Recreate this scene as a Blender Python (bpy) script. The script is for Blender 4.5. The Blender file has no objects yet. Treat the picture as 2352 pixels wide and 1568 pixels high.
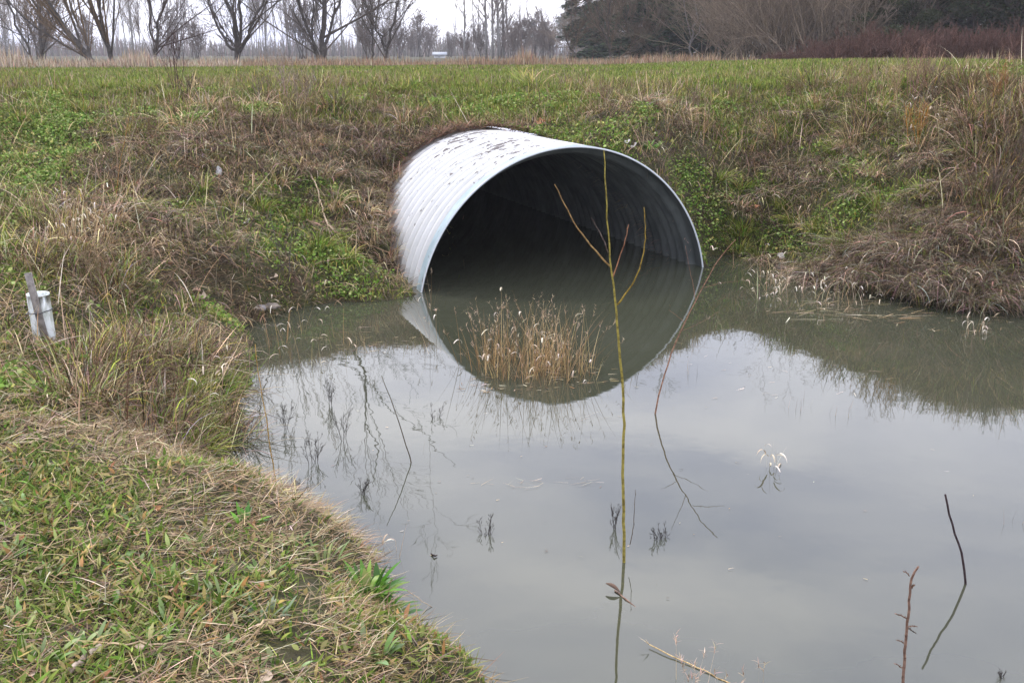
import bpy, math, random
import numpy as np
rng = np.random.default_rng(7)
random.seed(7)
S = bpy.context.scene

# ------------------------------------------------------------------ camera
H = 2.05; F = 2300.0; YH = 118.0; CX = 1176.0; CY = 784.0
PITCH = math.atan((CY - YH) / F)
cd = bpy.data.cameras.new("camera"); cam = bpy.data.objects.new("camera", cd)
S.collection.objects.link(cam); S.camera = cam
cam.location = (0, 0, H); cam.rotation_euler = (math.pi / 2 - PITCH, 0, 0)
cd.sensor_width = 36; cd.lens = 36 * F / 2352; cd.clip_end = 5000; cd.clip_start = 0.05

# ------------------------------------------------------------------ sky and light
SUN_EL = math.radians(52); SUN_AZ = math.radians(-40)      # azimuth from +Y towards +X
w = bpy.data.worlds.new("World"); S.world = w; w.use_nodes = True
nt = w.node_tree; nt.nodes.clear()
wo = nt.nodes.new('ShaderNodeOutputWorld'); bg = nt.nodes.new('ShaderNodeBackground')
sky = nt.nodes.new('ShaderNodeTexSky'); sky.sky_type = 'NISHITA'; sky.sun_disc = False
sky.sun_elevation = SUN_EL; sky.sun_rotation = SUN_AZ; sky.air_density = 1.5; sky.dust_density = 3
tc = nt.nodes.new('ShaderNodeTexCoord'); mp = nt.nodes.new('ShaderNodeMapping')
mp.inputs['Scale'].default_value = (1.0, 1.0, 3.2); mp.inputs['Rotation'].default_value = (0.25, 0.3, 0.5)
n1 = nt.nodes.new('ShaderNodeTexNoise'); n1.inputs['Scale'].default_value = 2.3; n1.inputs['Detail'].default_value = 6
n1.inputs['Roughness'].default_value = 0.5; n1.inputs['Distortion'].default_value = 0.4
cr = nt.nodes.new('ShaderNodeValToRGB')
cr.color_ramp.elements[0].position = 0.37; cr.color_ramp.elements[0].color = (11.2, 11.8, 15.6, 1)
cr.color_ramp.elements[1].position = 0.66; cr.color_ramp.elements[1].color = (20.5, 20.3, 21.6, 1)
mx = nt.nodes.new('ShaderNodeMix'); mx.data_type = 'RGBA'; mx.inputs[0].default_value = 0.86
L = nt.links.new
L(tc.outputs['Generated'], mp.inputs['Vector']); L(mp.outputs[0], n1.inputs['Vector']); L(n1.outputs['Fac'], cr.inputs['Fac'])
L(sky.outputs[0], mx.inputs[6]); L(cr.outputs[0], mx.inputs[7]); L(mx.outputs[2], bg.inputs['Color'])
bg.inputs['Strength'].default_value = 0.1; L(bg.outputs[0], wo.inputs['Surface'])
sd = bpy.data.lights.new("sun", 'SUN'); sd.energy = 1.5; sd.angle = math.radians(10); sd.color = (1, 0.96, 0.9)
sun = bpy.data.objects.new("sun", sd); S.collection.objects.link(sun)
sun.rotation_euler = (math.pi / 2 - SUN_EL, 0, -SUN_AZ + math.pi)
sun.location = (-20, 20, 30)
S.view_settings.view_transform = 'Standard'; S.view_settings.look = 'None'
S.view_settings.exposure = 0.44; S.view_settings.gamma = 1

# ------------------------------------------------------------------ projection helpers
cp, sp = math.cos(PITCH), math.sin(PITCH)
def ray(px, py):
    a = (px - CX) / F; b = -(py - CY) / F
    return np.array([a, cp + b * sp, -sp + b * cp])
def P(px, py, z=0.0):
    r = ray(px, py); t = (z - H) / r[2]
    return np.array([r[0] * t, r[1] * t, z])
def PD(px, py, d):                     # the point of that pixel at ground distance d
    r = ray(px, py); t = d / r[1]
    return np.array([r[0] * t, d, H + r[2] * t])
def proj(p):
    p = np.asarray(p, float); x = p[..., 0]; y = p[..., 1]; z = p[..., 2] - H
    dep = np.maximum(y * cp - z * sp, 1e-3); up = y * sp + z * cp
    return CX + F * x / dep, CY - F * up / dep

# ------------------------------------------------------------------ object helpers
def tag(o, label=None, cat=None, group=None, kind=None):
    if label: o['label'] = label
    if cat: o['category'] = cat
    if group: o['group'] = group
    if kind: o['kind'] = kind
    return o
def link(name, me, mat, parent=None):
    o = bpy.data.objects.new(name, me); S.collection.objects.link(o)
    if mat is not None: me.materials.append(mat)
    if parent is not None: o.parent = parent
    return o
def empty(name, loc=(0, 0, 0), rz=0):
    o = bpy.data.objects.new(name, None); S.collection.objects.link(o)
    o.location = loc; o.rotation_euler = (0, 0, rz); o.empty_display_size = .1
    return o
def mesh(name, V, faces, mat, parent=None, col=None, smooth=False, uv=None, origin=None):
    """faces: list of index arrays (m,k)"""
    V = np.asarray(V, np.float32)
    if origin is not None: V = V - np.asarray(origin, np.float32)
    me = bpy.data.meshes.new(name)
    me.vertices.add(len(V)); me.vertices.foreach_set('co', V.ravel())
    faces = [np.asarray(f, np.int32) for f in faces if len(f)]
    nl = sum(f.size for f in faces); npoly = sum(len(f) for f in faces)
    me.loops.add(nl); me.polygons.add(npoly)
    li = np.concatenate([f.ravel() for f in faces]); me.loops.foreach_set('vertex_index', li)
    sizes = np.concatenate([np.full(len(f), f.shape[1], np.int32) for f in faces])
    st = np.concatenate([[0], np.cumsum(sizes)[:-1]]).astype(np.int32)
    me.polygons.foreach_set('loop_start', st)
    if smooth: me.polygons.foreach_set('use_smooth', np.ones(npoly, bool))
    me.update(calc_edges=True)
    if col is not None:
        c = np.ones((len(V), 4), np.float32); c[:, :3] = col
        a = me.color_attributes.new('Col', 'FLOAT_COLOR', 'POINT'); a.data.foreach_set('color', c.ravel())
    if uv is not None:
        u = me.uv_layers.new(name='UVMap'); u.data.foreach_set('uv', np.asarray(uv, np.float32)[li].ravel())
    o = link(name, me, mat, parent)
    if origin is not None and parent is None: o.location = origin
    return o
def norm(v): return v / np.maximum(np.linalg.norm(v, axis=-1, keepdims=True), 1e-9)

def tubes(Pp, R, k=4, cap=True):
    """Pp (B,n,3), R (B,n) -> V, [quads]"""
    Pp = np.asarray(Pp, float); R = np.asarray(R, float); B, n, _ = Pp.shape
    T = np.empty_like(Pp); T[:, 1:-1] = Pp[:, 2:] - Pp[:, :-2]; T[:, 0] = Pp[:, 1] - Pp[:, 0]; T[:, -1] = Pp[:, -1] - Pp[:, -2]
    T = norm(T); ref = norm(Pp[:, -1] - Pp[:, 0])
    up = np.where(np.abs(ref[:, 2:3]) > .8, np.array([[1., 0.13, 0]]), np.array([[0., 0.1, 1.]]))[:, None, :]
    A = norm(np.cross(T, np.broadcast_to(up, T.shape))); Bn = np.cross(T, A)
    ang = np.arange(k) * 2 * np.pi / k
    V = Pp[:, :, None, :] + R[:, :, None, None] * (np.cos(ang)[None, None, :, None] * A[:, :, None, :] + np.sin(ang)[None, None, :, None] * Bn[:, :, None, :])
    V = V.reshape(-1, 3)
    i = np.arange(n - 1)[:, None] * k; j = np.arange(k)[None, :]; j2 = (j + 1) % k
    q = np.stack([i + j, i + j2, i + k + j2, i + k + j], -1).reshape(-1, 4)
    Q = (q[None] + (np.arange(B) * n * k)[:, None, None]).reshape(-1, 4)
    fs = [Q]
    if cap and k > 2:
        c = np.arange(k)[::-1]
        fs.append((c[None] + (np.arange(B) * n * k)[:, None])); fs.append((np.arange(k)[None] + (n - 1) * k + (np.arange(B) * n * k)[:, None]))
    return V, fs
class MB:
    def __init__(s): s.V = []; s.F = []; s.C = []; s.n = 0
    def add(s, V, fs, col=(.5, .5, .5)):
        s.V.append(V); s.F += [np.asarray(f) + s.n for f in fs if len(f)]
        c = np.empty((len(V), 3)); c[:] = col; s.C.append(c); s.n += len(V)
    def build(s, name, mat, parent=None, smooth=False, origin=None):
        return mesh(name, np.concatenate(s.V), s.F, mat, parent, np.concatenate(s.C), smooth, origin=origin)
def line(mb, pts, radii, k=6, n=None, col=(.3, .25, .2), wob=0.0):
    """one tube through a polyline, smoothed by resampling"""
    pts = np.asarray(pts, float); radii = np.asarray(radii, float)
    if n:
        t = np.r_[0, np.cumsum(np.linalg.norm(np.diff(pts, axis=0), axis=1))]; tt = np.linspace(0, t[-1], n)
        pts2 = np.stack([np.interp(tt, t, pts[:, i]) for i in range(3)], 1); radii = np.interp(tt, t, radii)
        for _ in range(2): pts2[1:-1] = (pts2[:-2] + 2 * pts2[1:-1] + pts2[2:]) / 4
        if wob: pts2[1:-1] += rng.normal(0, wob, (n - 2, 3))
        pts = pts2
    V, fs = tubes(pts[None], radii[None], k); mb.add(V, fs, col)
    return pts

PROF_GRASS = {2: [1, .8, .08], 3: [1, .95, .62, .06], 4: [.8, 1, .85, .5, .05], 5: [.8, 1, .95, .75, .4, .05]}
def blades(pos, h, w_, yaw, lean, droop, col, seg=3, prof=None, tipcol=None, twist=None):
    """curved ribbons. lean: start angle from vertical; droop: extra angle by the tip"""
    N = len(pos); pos = np.asarray(pos, float)
    h = np.broadcast_to(h, N); w_ = np.broadcast_to(w_, N); lean = np.broadcast_to(lean, N); droop = np.broadcast_to(droop, N)
    pr = np.asarray(prof if prof is not None else PROF_GRASS[seg])
    d = np.stack([np.cos(yaw), np.sin(yaw), 0 * yaw], 1); s = np.stack([-np.sin(yaw), np.cos(yaw), 0 * yaw], 1)
    C = np.empty((N, seg + 1, 3)); C[:, 0] = pos
    for i in range(seg):
        a = lean + droop * ((i + .5) / seg) ** 1.3
        C[:, i + 1] = C[:, i] + (h / seg)[:, None] * (np.sin(a)[:, None] * d + np.cos(a)[:, None] * np.array([0, 0, 1.]))
    if twist is not None:
        s = np.cos(twist)[:, None] * s + np.sin(twist)[:, None] * np.array([0, 0, 1.])
    off = (w_[:, None] * pr[None] / 2)[:, :, None] * s[:, None, :]
    V = np.stack([C - off, C + off], 2).reshape(-1, 3)
    i = np.arange(seg) * 2
    q = np.stack([i, i + 1, i + 3, i + 2], 1)
    Q = (q[None] + (np.arange(N) * (seg + 1) * 2)[:, None, None]).reshape(-1, 4)
    col = np.broadcast_to(col, (N, 3)); c = np.repeat(col[:, None], seg + 1, 1).copy()
    if tipcol is not None:
        f = np.linspace(0, 1, seg + 1)[None, :, None] ** 1.5
        c = c * (1 - f) + np.broadcast_to(tipcol, (N, 3))[:, None] * f
    c = np.repeat(c[:, :, None], 2, 2).reshape(-1, 3)
    return V, [Q], c
def pick(N, cols, p, jit=.22):
    cols = np.asarray(cols, float); idx = rng.choice(len(cols), N, p=np.asarray(p) / np.sum(p))
    return cols[idx] * np.exp(rng.normal(0, jit, (N, 1))) * np.exp(rng.normal(0, jit * .3, (N, 3)))

# value noise on a lattice
_lat = np.random.default_rng(3).random((256, 256))
def vnoise(x, y, sc, off=0):
    x = np.asarray(x) * sc + 37.3 + off; y = np.asarray(y) * sc + 11.7 + off * 1.7
    xi = np.floor(x).astype(int); yi = np.floor(y).astype(int); fx = x - xi; fy = y - yi
    fx = fx * fx * (3 - 2 * fx); fy = fy * fy * (3 - 2 * fy); g = lambda a, b: _lat[a & 255, b & 255]
    return (g(xi, yi) * (1 - fx) + g(xi + 1, yi) * fx) * (1 - fy) + (g(xi, yi + 1) * (1 - fx) + g(xi + 1, yi + 1) * fx) * fy
def fnoise(x, y, sc, o=3, off=0):
    r = 0; a = 1; t = 0
    for i in range(o): r = r + a * vnoise(x, y, sc * 2.03 ** i, off + i * 9.1); t += a; a *= .5
    return r / t

# ------------------------------------------------------------------ materials
def newmat(name):
    m = bpy.data.materials.new(name); m.use_nodes = True; t = m.node_tree
    return m, t, t.nodes['Principled BSDF'], t.nodes['Material Output']
def nd(t, typ, **kw):
    n = t.nodes.new(typ)
    for k, v in kw.items():
        if k in n.inputs: n.inputs[k].default_value = v
        else: setattr(n, k, v)
    return n
def mat_leaf(name, rough=.7, transl=.16, spec=.08):
    m, t, b, o = newmat(name)
    a = nd(t, 'ShaderNodeAttribute', attribute_name='Col')
    t.links.new(a.outputs['Color'], b.inputs['Base Color']); b.inputs['Roughness'].default_value = rough
    b.inputs['Specular IOR Level'].default_value = spec
    if transl:
        tr = nd(t, 'ShaderNodeBsdfTranslucent'); mxs = nd(t, 'ShaderNodeMixShader'); mxs.inputs[0].default_value = transl
        t.links.new(a.outputs['Color'], tr.inputs['Color']); t.links.new(b.outputs[0], mxs.inputs[1]); t.links.new(tr.outputs[0], mxs.inputs[2])
        t.links.new(mxs.outputs[0], o.inputs['Surface'])
    return m
def mat_bark(name, c1, c2, scale=8, rough=.85, bump=.4):
    m, t, b, o = newmat(name)
    g = nd(t, 'ShaderNodeTexCoord'); n = nd(t, 'ShaderNodeTexNoise', Scale=scale, Detail=5.0); r = nd(t, 'ShaderNodeValToRGB')
    r.color_ramp.elements[0].position = .35; r.color_ramp.elements[1].position = .68
    r.color_ramp.elements[0].color = (*c1, 1); r.color_ramp.elements[1].color = (*c2, 1)
    bp = nd(t, 'ShaderNodeBump', Strength=bump); bp.inputs['Distance'].default_value = .02
    t.links.new(g.outputs['Object'], n.inputs['Vector']); t.links.new(n.outputs['Fac'], r.inputs['Fac']); t.links.new(r.outputs[0], b.inputs['Base Color'])
    t.links.new(n.outputs['Fac'], bp.inputs['Height']); t.links.new(bp.outputs[0], b.inputs['Normal']); b.inputs['Roughness'].default_value = rough
    return m
M_leaf = mat_leaf('leaf'); M_dry = mat_leaf('dry_plant', .85, .12, .05); M_twig = mat_leaf('twig', .8, 0, .1)
def mottle(m):
    t = m.node_tree; a = [n for n in t.nodes if n.type == 'ATTRIBUTE'][0]; b = t.nodes['Principled BSDF']; g = nd(t, 'ShaderNodeTexCoord'); n = nd(t, 'ShaderNodeTexNoise', Scale=55., Detail=4.0, Roughness=.7); r = nd(t, 'ShaderNodeValToRGB')
    r.color_ramp.elements[0].position = .36; r.color_ramp.elements[0].color = (.42, .36, .32, 1); r.color_ramp.elements[1].position = .62; r.color_ramp.elements[1].color = (1.2, 1.15, 1.05, 1)
    x = nd(t, 'ShaderNodeMix', data_type='RGBA', blend_type='MULTIPLY'); x.inputs[0].default_value = 1; t.links.new(g.outputs['Object'], n.inputs['Vector']); t.links.new(n.outputs['Fac'], r.inputs['Fac']); t.links.new(a.outputs['Color'], x.inputs[6]); t.links.new(r.outputs[0], x.inputs[7]); t.links.new(x.outputs[2], b.inputs['Base Color'])
mottle(M_twig)
M_gloss = mat_leaf('glossy_leaf', .38, .3, .4)
M_bark = mat_bark('dark_bark', (.035, .028, .024), (.10, .085, .07)); M_barkp = mat_bark('pale_bark', (.13, .12, .11), (.26, .25, .24))

# ------------------------------------------------------------------ the pipe's frame
PL = P(962, 672); PR = P(1621, 613)
PU = norm(PR - PL); PA = np.array([-PU[1], PU[0], 0]); PC0 = PL + PU * 1.47; PC = np.array([PC0[0], PC0[1], -.27]); RAD = 1.485
def pipe_coords(x, y, z):
    dx = x - PC[0]; dy = y - PC[1]
    lat = dx * PU[0] + dy * PU[1]; s = dx * PA[0] + dy * PA[1]
    return s, lat, np.sqrt(lat ** 2 + (z - PC[2]) ** 2)

# ------------------------------------------------------------------ terrain height
ctl = []
def cpx(px, py, z, zz=None):
    p = P(px, py, z); ctl.append((p[0], p[1], z if zz is None else zz))
def cd_(px, d, z): ctl.append(((px - CX) / F * d * 1.02, d, z))
for a in [(1620, 590), (1700, 586), (1770, 596), (1850, 620), (1930, 645), (2000, 668), (2070, 684), (2130, 694), (2240, 702), (2352, 712), (2500, 722), (2700, 735),
          (640, 712), (700, 700), (780, 694), (860, 690), (935, 684), (600, 740), (585, 780), (582, 830), (560, 880), (545, 930), (535, 980), (520, 1030)]:
    cpx(*a, 0)
for px, py in [(1700, 620), (1850, 655), (2000, 705), (2130, 735), (2352, 750), (2700, 775), (700, 735), (780, 730), (860, 728), (940, 715), (640, 780), (640, 850), (610, 930), (590, 1000)]:
    cpx(px, py, 0, -.14)
for px, py in [(1176, 900), (1176, 1000), (1000, 850), (1300, 750), (1500, 700), (1000, 1050), (1176, 1250), (1176, 1500), (1500, 1000), (1500, 1300), (1500, 1560), (1800, 780), (1800, 950), (1800, 1200), (1800, 1500), (2200, 830), (2200, 1000), (2250, 1300), (2250, 1560), (2600, 850), (2700, 1200), (800, 900), (830, 1050), (950, 1230), (1250, 1700), (1800, 1800), (2500, 1800)]:
    cpx(px, py, 0, -.6)
cols_ = {
 -500: [(4.5, .52), (6, .6), (8, .85), (10, 1.15), (12, 1.45), (13.5, 1.55)],
 0: [(5.2, .5), (6, .55), (8, .8), (10, 1.12), (12, 1.45), (13.5, 1.55)],
 300: [(5.8, .3), (6.5, .4), (8, .65), (9.5, 1.0), (11, 1.3), (12.5, 1.5), (14, 1.55)],
 600: [(8, .26), (9, .58), (10, .93), (11.2, 1.3), (12.5, 1.5), (14, 1.55)],
 850: [(9, .2), (9.8, .5), (10.6, .8), (11.4, 1.15), (12.3, 1.43), (13.5, 1.53)],
 1100: [(12.3, 1.42), (14, 1.55)],
 1250: [(11.6, 1.32), (12.3, 1.45), (13.5, 1.55)],
 1500: [(10.2, 1.02), (11, 1.32), (12, 1.5), (14, 1.56)],
 1700: [(10.5, .27), (11, .62), (12, 1.1), (13, 1.45), (14.2, 1.58)],
 1900: [(9.6, .32), (10.3, .78), (11.4, 1.32), (12.4, 1.58), (14, 1.66)],
 2130: [(8.6, .38), (9.3, .82), (10.4, 1.34), (11.4, 1.66), (13.5, 1.76)],
 2352: [(8.4, .4), (9.1, .86), (10.1, 1.42), (10.9, 1.74), (13.5, 1.84)],
 2750: [(8.3, .45), (9, .9), (10.1, 1.45), (11, 1.76), (13.5, 1.85)]}
for px, l in cols_.items():
    for d, z in l: cd_(px, d, z)
ctl += [(-1.25, 9.1, .04), (-1.22, 9.42, .18), (-1.27, 9.81, .38), (-1.32, 10.2, .52), (-1.42, 10.66, .64), (-1.25, 11.0, .9), (-1.0, 11.3, 1.1), (-.3, 11.4, 1.25), (.25, 11.45, 1.26)]
for px, py, z in [(-600, 1500, .52), (-300, 1200, .52), (-300, 1600, .52), (0, 1700, .5), (0, 1568, .5), (400, 1568, .48), (700, 1568, .42), (0, 1200, .5), (0, 1000, .5), (200, 1100, .47), (400, 1200, .43), (300, 1400, .46), (650, 1350, .42), (600, 1200, .38), (500, 1750, .48), (800, 1800, .4), (150, 900, .42), (60, 800, .46), (200, 780, .38),
                  (300, 1015, .39), (400, 1050, .37), (500, 1090, .35), (640, 1140, .34), (740, 1192, .34), (782, 1260, .32), (785, 1330, .31), (780, 1410, .32), (815, 1500, .31), (860, 1568, .3), (930, 1680, .3),
                  (350, 940, .17), (440, 1000, .08), (420, 900, .14), (500, 1040, .02), (500, 850, .1), (480, 760, .16), (400, 820, .22)]:
    cpx(px, py, z)
for px, py, z, ox, oy in [(500, 1090, .35, .1, .3), (570, 1115, .35, .12, .28), (640, 1140, .34, .15, .25), (700, 1165, .34, .16, .22), (760, 1210, .34, .2, .18)]:
    p = P(px, py, z); ctl.append((p[0] + ox, p[1] + oy, -.04)); ctl.append((p[0] + ox * 1.8, p[1] + oy * 1.8, -.3))
for px, py in [(812, 1250), (845, 1330), (900, 1400), (980, 1485), (1085, 1568), (1180, 1660), (1300, 1780)]: cpx(px, py, 0)
for px, py in [(870, 1250), (910, 1330), (970, 1400), (1060, 1485), (1170, 1568), (1280, 1660)]: cpx(px, py, 0, -.25)
ctl = np.array(ctl)
def kern(a, b): return np.sqrt(((a[:, None, :] - b[None]) ** 2).sum(-1) + .04)
_A = np.block([[kern(ctl[:, :2], ctl[:, :2]) - 0.01 * np.eye(len(ctl)), np.ones((len(ctl), 1))], [np.ones((1, len(ctl))), np.zeros((1, 1))]])
_w = np.linalg.solve(_A, np.r_[ctl[:, 2], 0])
def field_z(x, y):
    z = 1.56 + .24 * np.clip((x - 1.5) / 5, 0, 1) * np.clip((40 - y) / 15, .3, 1) + 0.05 * (fnoise(x, y, .25, 2) - .5)
    far = np.clip((y - 60) / 60, 0, 1); z = z - far * .35
    return z
def tz(x, y, noise=True):
    x = np.asarray(x, float); y = np.asarray(y, float); sh = x.shape; x = x.ravel(); y = y.ravel()
    z = np.empty(len(x))
    wq = np.clip((y - 2) / 2, .5, 1) * np.clip((11 - y) / 2, 0, 1) * (np.hypot(x + .9, y - 9) > 1.0) * (np.hypot(x - 2, y - 9.8) > 1.0)
    xr = np.clip(x + .28 * wq * (fnoise(x, y, 2.1, 3, 11) - .5), -9, 9); yr = np.clip(y + .28 * wq * (fnoise(x, y, 2.1, 3, 23) - .5), 1.2, 14.5)
    for i in range(0, len(x), 20000):
        q = np.stack([xr[i:i + 20000], yr[i:i + 20000]], 1); z[i:i + 20000] = kern(q, ctl[:, :2]) @ _w[:-1] + _w[-1]
    z = np.clip(z, -.8, 2.1)
    b = np.clip((y - 13) / 2.0, 0, 1); b = b * b * (3 - 2 * b)
    if noise:
        amp = np.clip((z - .02) * 2.5, 0, 1) * np.clip((y - 3.5) / 3, .38, 1)
        z = z + amp * (.22 * (fnoise(x, y, 1.6, 3) - .5) + .06 * (fnoise(x, y, 6, 2, 50) - .5))
        near = np.clip(1 - np.abs(z) * 6, 0, 1); z = z + near * .07 * (fnoise(x, y, 3.5, 2, 80) - .5)
    z = z * (1 - b) + field_z(x, y) * b
    return z.reshape(sh)

# the ground sheet: fine near the water, coarse to the horizon
def axis(lo, hi, step, far_lo, far_hi, g=1.13):
    a = list(np.arange(lo, hi, step)); s = step
    while a[-1] < far_hi: s *= g; a.append(a[-1] + s)
    s = step; b = []
    c = lo
    while c > far_lo: s *= g; c -= s; b.append(c)
    return np.array(b[::-1] + a)
gx = axis(-5.5, 6.3, .06, -1500, 1500); gy = axis(1.6, 14.5, .06, -60, 2500)
X, Y = np.meshgrid(gx, gy); Z = tz(X, Y)
s_, lat_, r_ = pipe_coords(X, Y, Z)
top = PC[2] + np.sqrt(np.maximum((RAD + .025) ** 2 - lat_ ** 2, 0))
S_TH = [-1.6, -1.4, -1.2, -.9, -.6, -.2, .1, .5, 1.0, 1.5]; S_EM = [.3, .55, 1.15, 1.95, 2.3, 2.32, 2.2, 1.9, 1.3, .5]
sem = np.interp(np.arcsin(np.clip(lat_ / RAD, -1, 1)), S_TH, S_EM)
infoot = np.abs(lat_) < RAD + .05
STOP = 2.25
cover = (np.abs(lat_) < RAD + .02) & (s_ > sem) & (s_ < 60)
Z = np.where(cover, np.maximum(Z, top), Z)
Z = np.where((np.abs(lat_) < RAD * .985) & (s_ > -.9) & (s_ < sem) & (Z < top - .03), -.7, Z)
s_, lat_, r_ = pipe_coords(X, Y, Z)
wall = (r_ > RAD - .07) & (r_ < RAD + .03) & (s_ > -.1) & (s_ < 20)
f = np.where(wall, (RAD + .035) / np.maximum(r_, .1), 1)
lat2 = lat_ * f; Z = np.where(wall, PC[2] + (Z - PC[2]) * f, Z)
X2 = np.where(wall, PC[0] + s_ * PA[0] + lat2 * PU[0], X); Y2 = np.where(wall, PC[1] + s_ * PA[1] + lat2 * PU[1], Y)
ny, nx = X.shape; idx = np.arange(nx * ny).reshape(ny, nx)
Q = np.stack([idx[:-1, :-1], idx[:-1, 1:], idx[1:, 1:], idx[1:, :-1]], -1).reshape(-1, 4)
inside = ((pipe_coords(X2, Y2, Z)[2] < RAD - .02) & (s_ > -.05) & (s_ < 20)).ravel()
Q = Q[~inside[Q].any(1)]
V = np.stack([X2, Y2, Z], -1).reshape(-1, 3)
mg, t, b, o = newmat('soil_and_moss')
g = nd(t, 'ShaderNodeNewGeometry'); n1 = nd(t, 'ShaderNodeTexNoise', Scale=2.2, Detail=8.0, Roughness=.65); n2 = nd(t, 'ShaderNodeTexNoise', Scale=23., Detail=6.0, Roughness=.7)
r1 = nd(t, 'ShaderNodeValToRGB'); r2 = nd(t, 'ShaderNodeValToRGB')
r1.color_ramp.elements[0].position = .38; r1.color_ramp.elements[0].color = (.06, .042, .024, 1); r1.color_ramp.elements[1].position = .6; r1.color_ramp.elements[1].color = (.05, .06, .016, 1)
r2.color_ramp.elements[0].position = .35; r2.color_ramp.elements[0].color = (.45, .42, .4, 1); r2.color_ramp.elements[1].position = .7; r2.color_ramp.elements[1].color = (1.7, 1.6, 1.4, 1)
mm = nd(t, 'ShaderNodeMix', data_type='RGBA', blend_type='MULTIPLY'); mm.inputs[0].default_value = 1
bp = nd(t, 'ShaderNodeBump', Strength=.8); bp.inputs['Distance'].default_value = .03
for a_, b_ in [(g.outputs['Position'], n1.inputs['Vector']), (g.outputs['Position'], n2.inputs['Vector']), (n1.outputs['Fac'], r1.inputs['Fac']), (n2.outputs['Fac'], r2.inputs['Fac']),
               (r1.outputs[0], mm.inputs[6]), (r2.outputs[0], mm.inputs[7]), (mm.outputs[2], b.inputs['Base Color']), (n2.outputs['Fac'], bp.inputs['Height']), (bp.outputs[0], b.inputs['Normal'])]: t.links.new(a_, b_)
b.inputs['Roughness'].default_value = .95
tag(mesh('ground', V, [Q], mg, smooth=True), kind='structure')

# ------------------------------------------------------------------ water
wx = np.array([-14, 14.]); mw, t, b, o = newmat('murky_water')
g = nd(t, 'ShaderNodeNewGeometry'); n1 = nd(t, 'ShaderNodeTexNoise', Scale=.8, Detail=3.0); r1 = nd(t, 'ShaderNodeValToRGB')
r1.color_ramp.elements[0].position = .3; r1.color_ramp.elements[0].color = (.046, .050, .031, 1); r1.color_ramp.elements[1].position = .7; r1.color_ramp.elements[1].color = (.058, .061, .041, 1)
n2 = nd(t, 'ShaderNodeTexNoise', Scale=5., Detail=2.0); bp = nd(t, 'ShaderNodeBump', Strength=.012); bp.inputs['Distance'].default_value = .05
for a_, b_ in [(g.outputs['Position'], n1.inputs['Vector']), (g.outputs['Position'], n2.inputs['Vector']), (n1.outputs['Fac'], r1.inputs['Fac']), (r1.outputs[0], b.inputs['Base Color']), (n2.outputs['Fac'], bp.inputs['Height']), (bp.outputs[0], b.inputs['Normal'])]: t.links.new(a_, b_)
b.inputs['Roughness'].default_value = .015; b.inputs['IOR'].default_value = 1.8
V = np.array([[-9, .5, 0], [14, .5, 0], [14, 13, 0], [-9, 13, 0], ], float)
V = np.concatenate([V, [[-9, 26, 0], [14, 26, 0]]])
tag(mesh('water', V, [[[0, 1, 2, 3], [3, 2, 5, 4]]], mw), kind='structure')

# ------------------------------------------------------------------ culvert pipe
def pipe_pt(s, th, r):
    lat = r * np.sin(th); z = PC[2] + r * np.cos(th)
    return np.stack([PC[0] + s * PA[0] + lat * PU[0], PC[1] + s * PA[1] + lat * PU[1], z], -1)
root = empty('culvert_pipe', (PC[0], PC[1], 0))
tag(root, 'large white corrugated metal culvert pipe jutting from the bank over the water, dark inside', 'culvert pipe')
PITCHC = .152; BAND = .12
def barrel(name, s0, s1, ds, off, mat, flip):
    s = np.arange(s0, s1 + ds / 2, ds); th = np.linspace(-np.pi, np.pi, 193)
    SS, TT = np.meshgrid(s, th, indexing='ij')
    env = np.clip((SS - BAND) / .06, 0, 1)
    rr = RAD + off - .074 * env * (1 - np.cos((SS - BAND) * 2 * np.pi / PITCHC)) / 2
    rr = rr + .012 * np.sin(TT * 2 + .7) + .004 * fnoise(SS, TT, 2.5, 2)
    V = pipe_pt(SS, TT, rr); i = np.arange(V.shape[0] * V.shape[1]).reshape(V.shape[:2])
    Q = np.stack([i[:-1, :-1], i[1:, :-1], i[1:, 1:], i[:-1, 1:]], -1).reshape(-1, 4)
    if flip: Q = Q[:, ::-1]
    return mesh(name, V.reshape(-1, 3) - [PC[0], PC[1], 0], [Q], mat, root, smooth=True, uv=np.stack([SS, TT * RAD], -1).reshape(-1, 2))
# white outside, streaked with peeling and dirt along the ribs, groove shade painted into the colour
mo, t, b, o = newmat('weathered_white_metal')
uv = nd(t, 'ShaderNodeUVMap'); sx = nd(t, 'ShaderNodeSeparateXYZ'); t.links.new(uv.outputs[0], sx.inputs[0])
def noise_uv(su, sv, det=5, rough=.6, dist=0.0):
    m = nd(t, 'ShaderNodeMapping'); m.inputs['Scale'].default_value = (su, sv, 1); n = nd(t, 'ShaderNodeTexNoise', Scale=1., Detail=float(det), Roughness=rough, Distortion=dist)
    t.links.new(uv.outputs[0], m.inputs[0]); t.links.new(m.outputs[0], n.inputs['Vector']); return n
def ramp(src, p0, p1, c0=(0, 0, 0, 1), c1=(1, 1, 1, 1)):
    r = nd(t, 'ShaderNodeValToRGB'); r.color_ramp.elements[0].position = p0; r.color_ramp.elements[1].position = p1
    r.color_ramp.elements[0].color = c0; r.color_ramp.elements[1].color = c1; t.links.new(src, r.inputs['Fac']); return r
def math_(op, a, b_=None, clamp=False):
    n = nd(t, 'ShaderNodeMath', operation=op, use_clamp=clamp)
    for i, v in enumerate([a, b_]):
        if v is None: continue
        if isinstance(v, (int, float)): n.inputs[i].default_value = v
        else: t.links.new(v, n.inputs[i])
    return n.outputs[0]
flake = noise_uv(48, 9, 7, .7, .5); soft = noise_uv(1.6, .9, 4); fine = noise_uv(60, 20, 4); drip = noise_uv(9, 1.2, 4)
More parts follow.
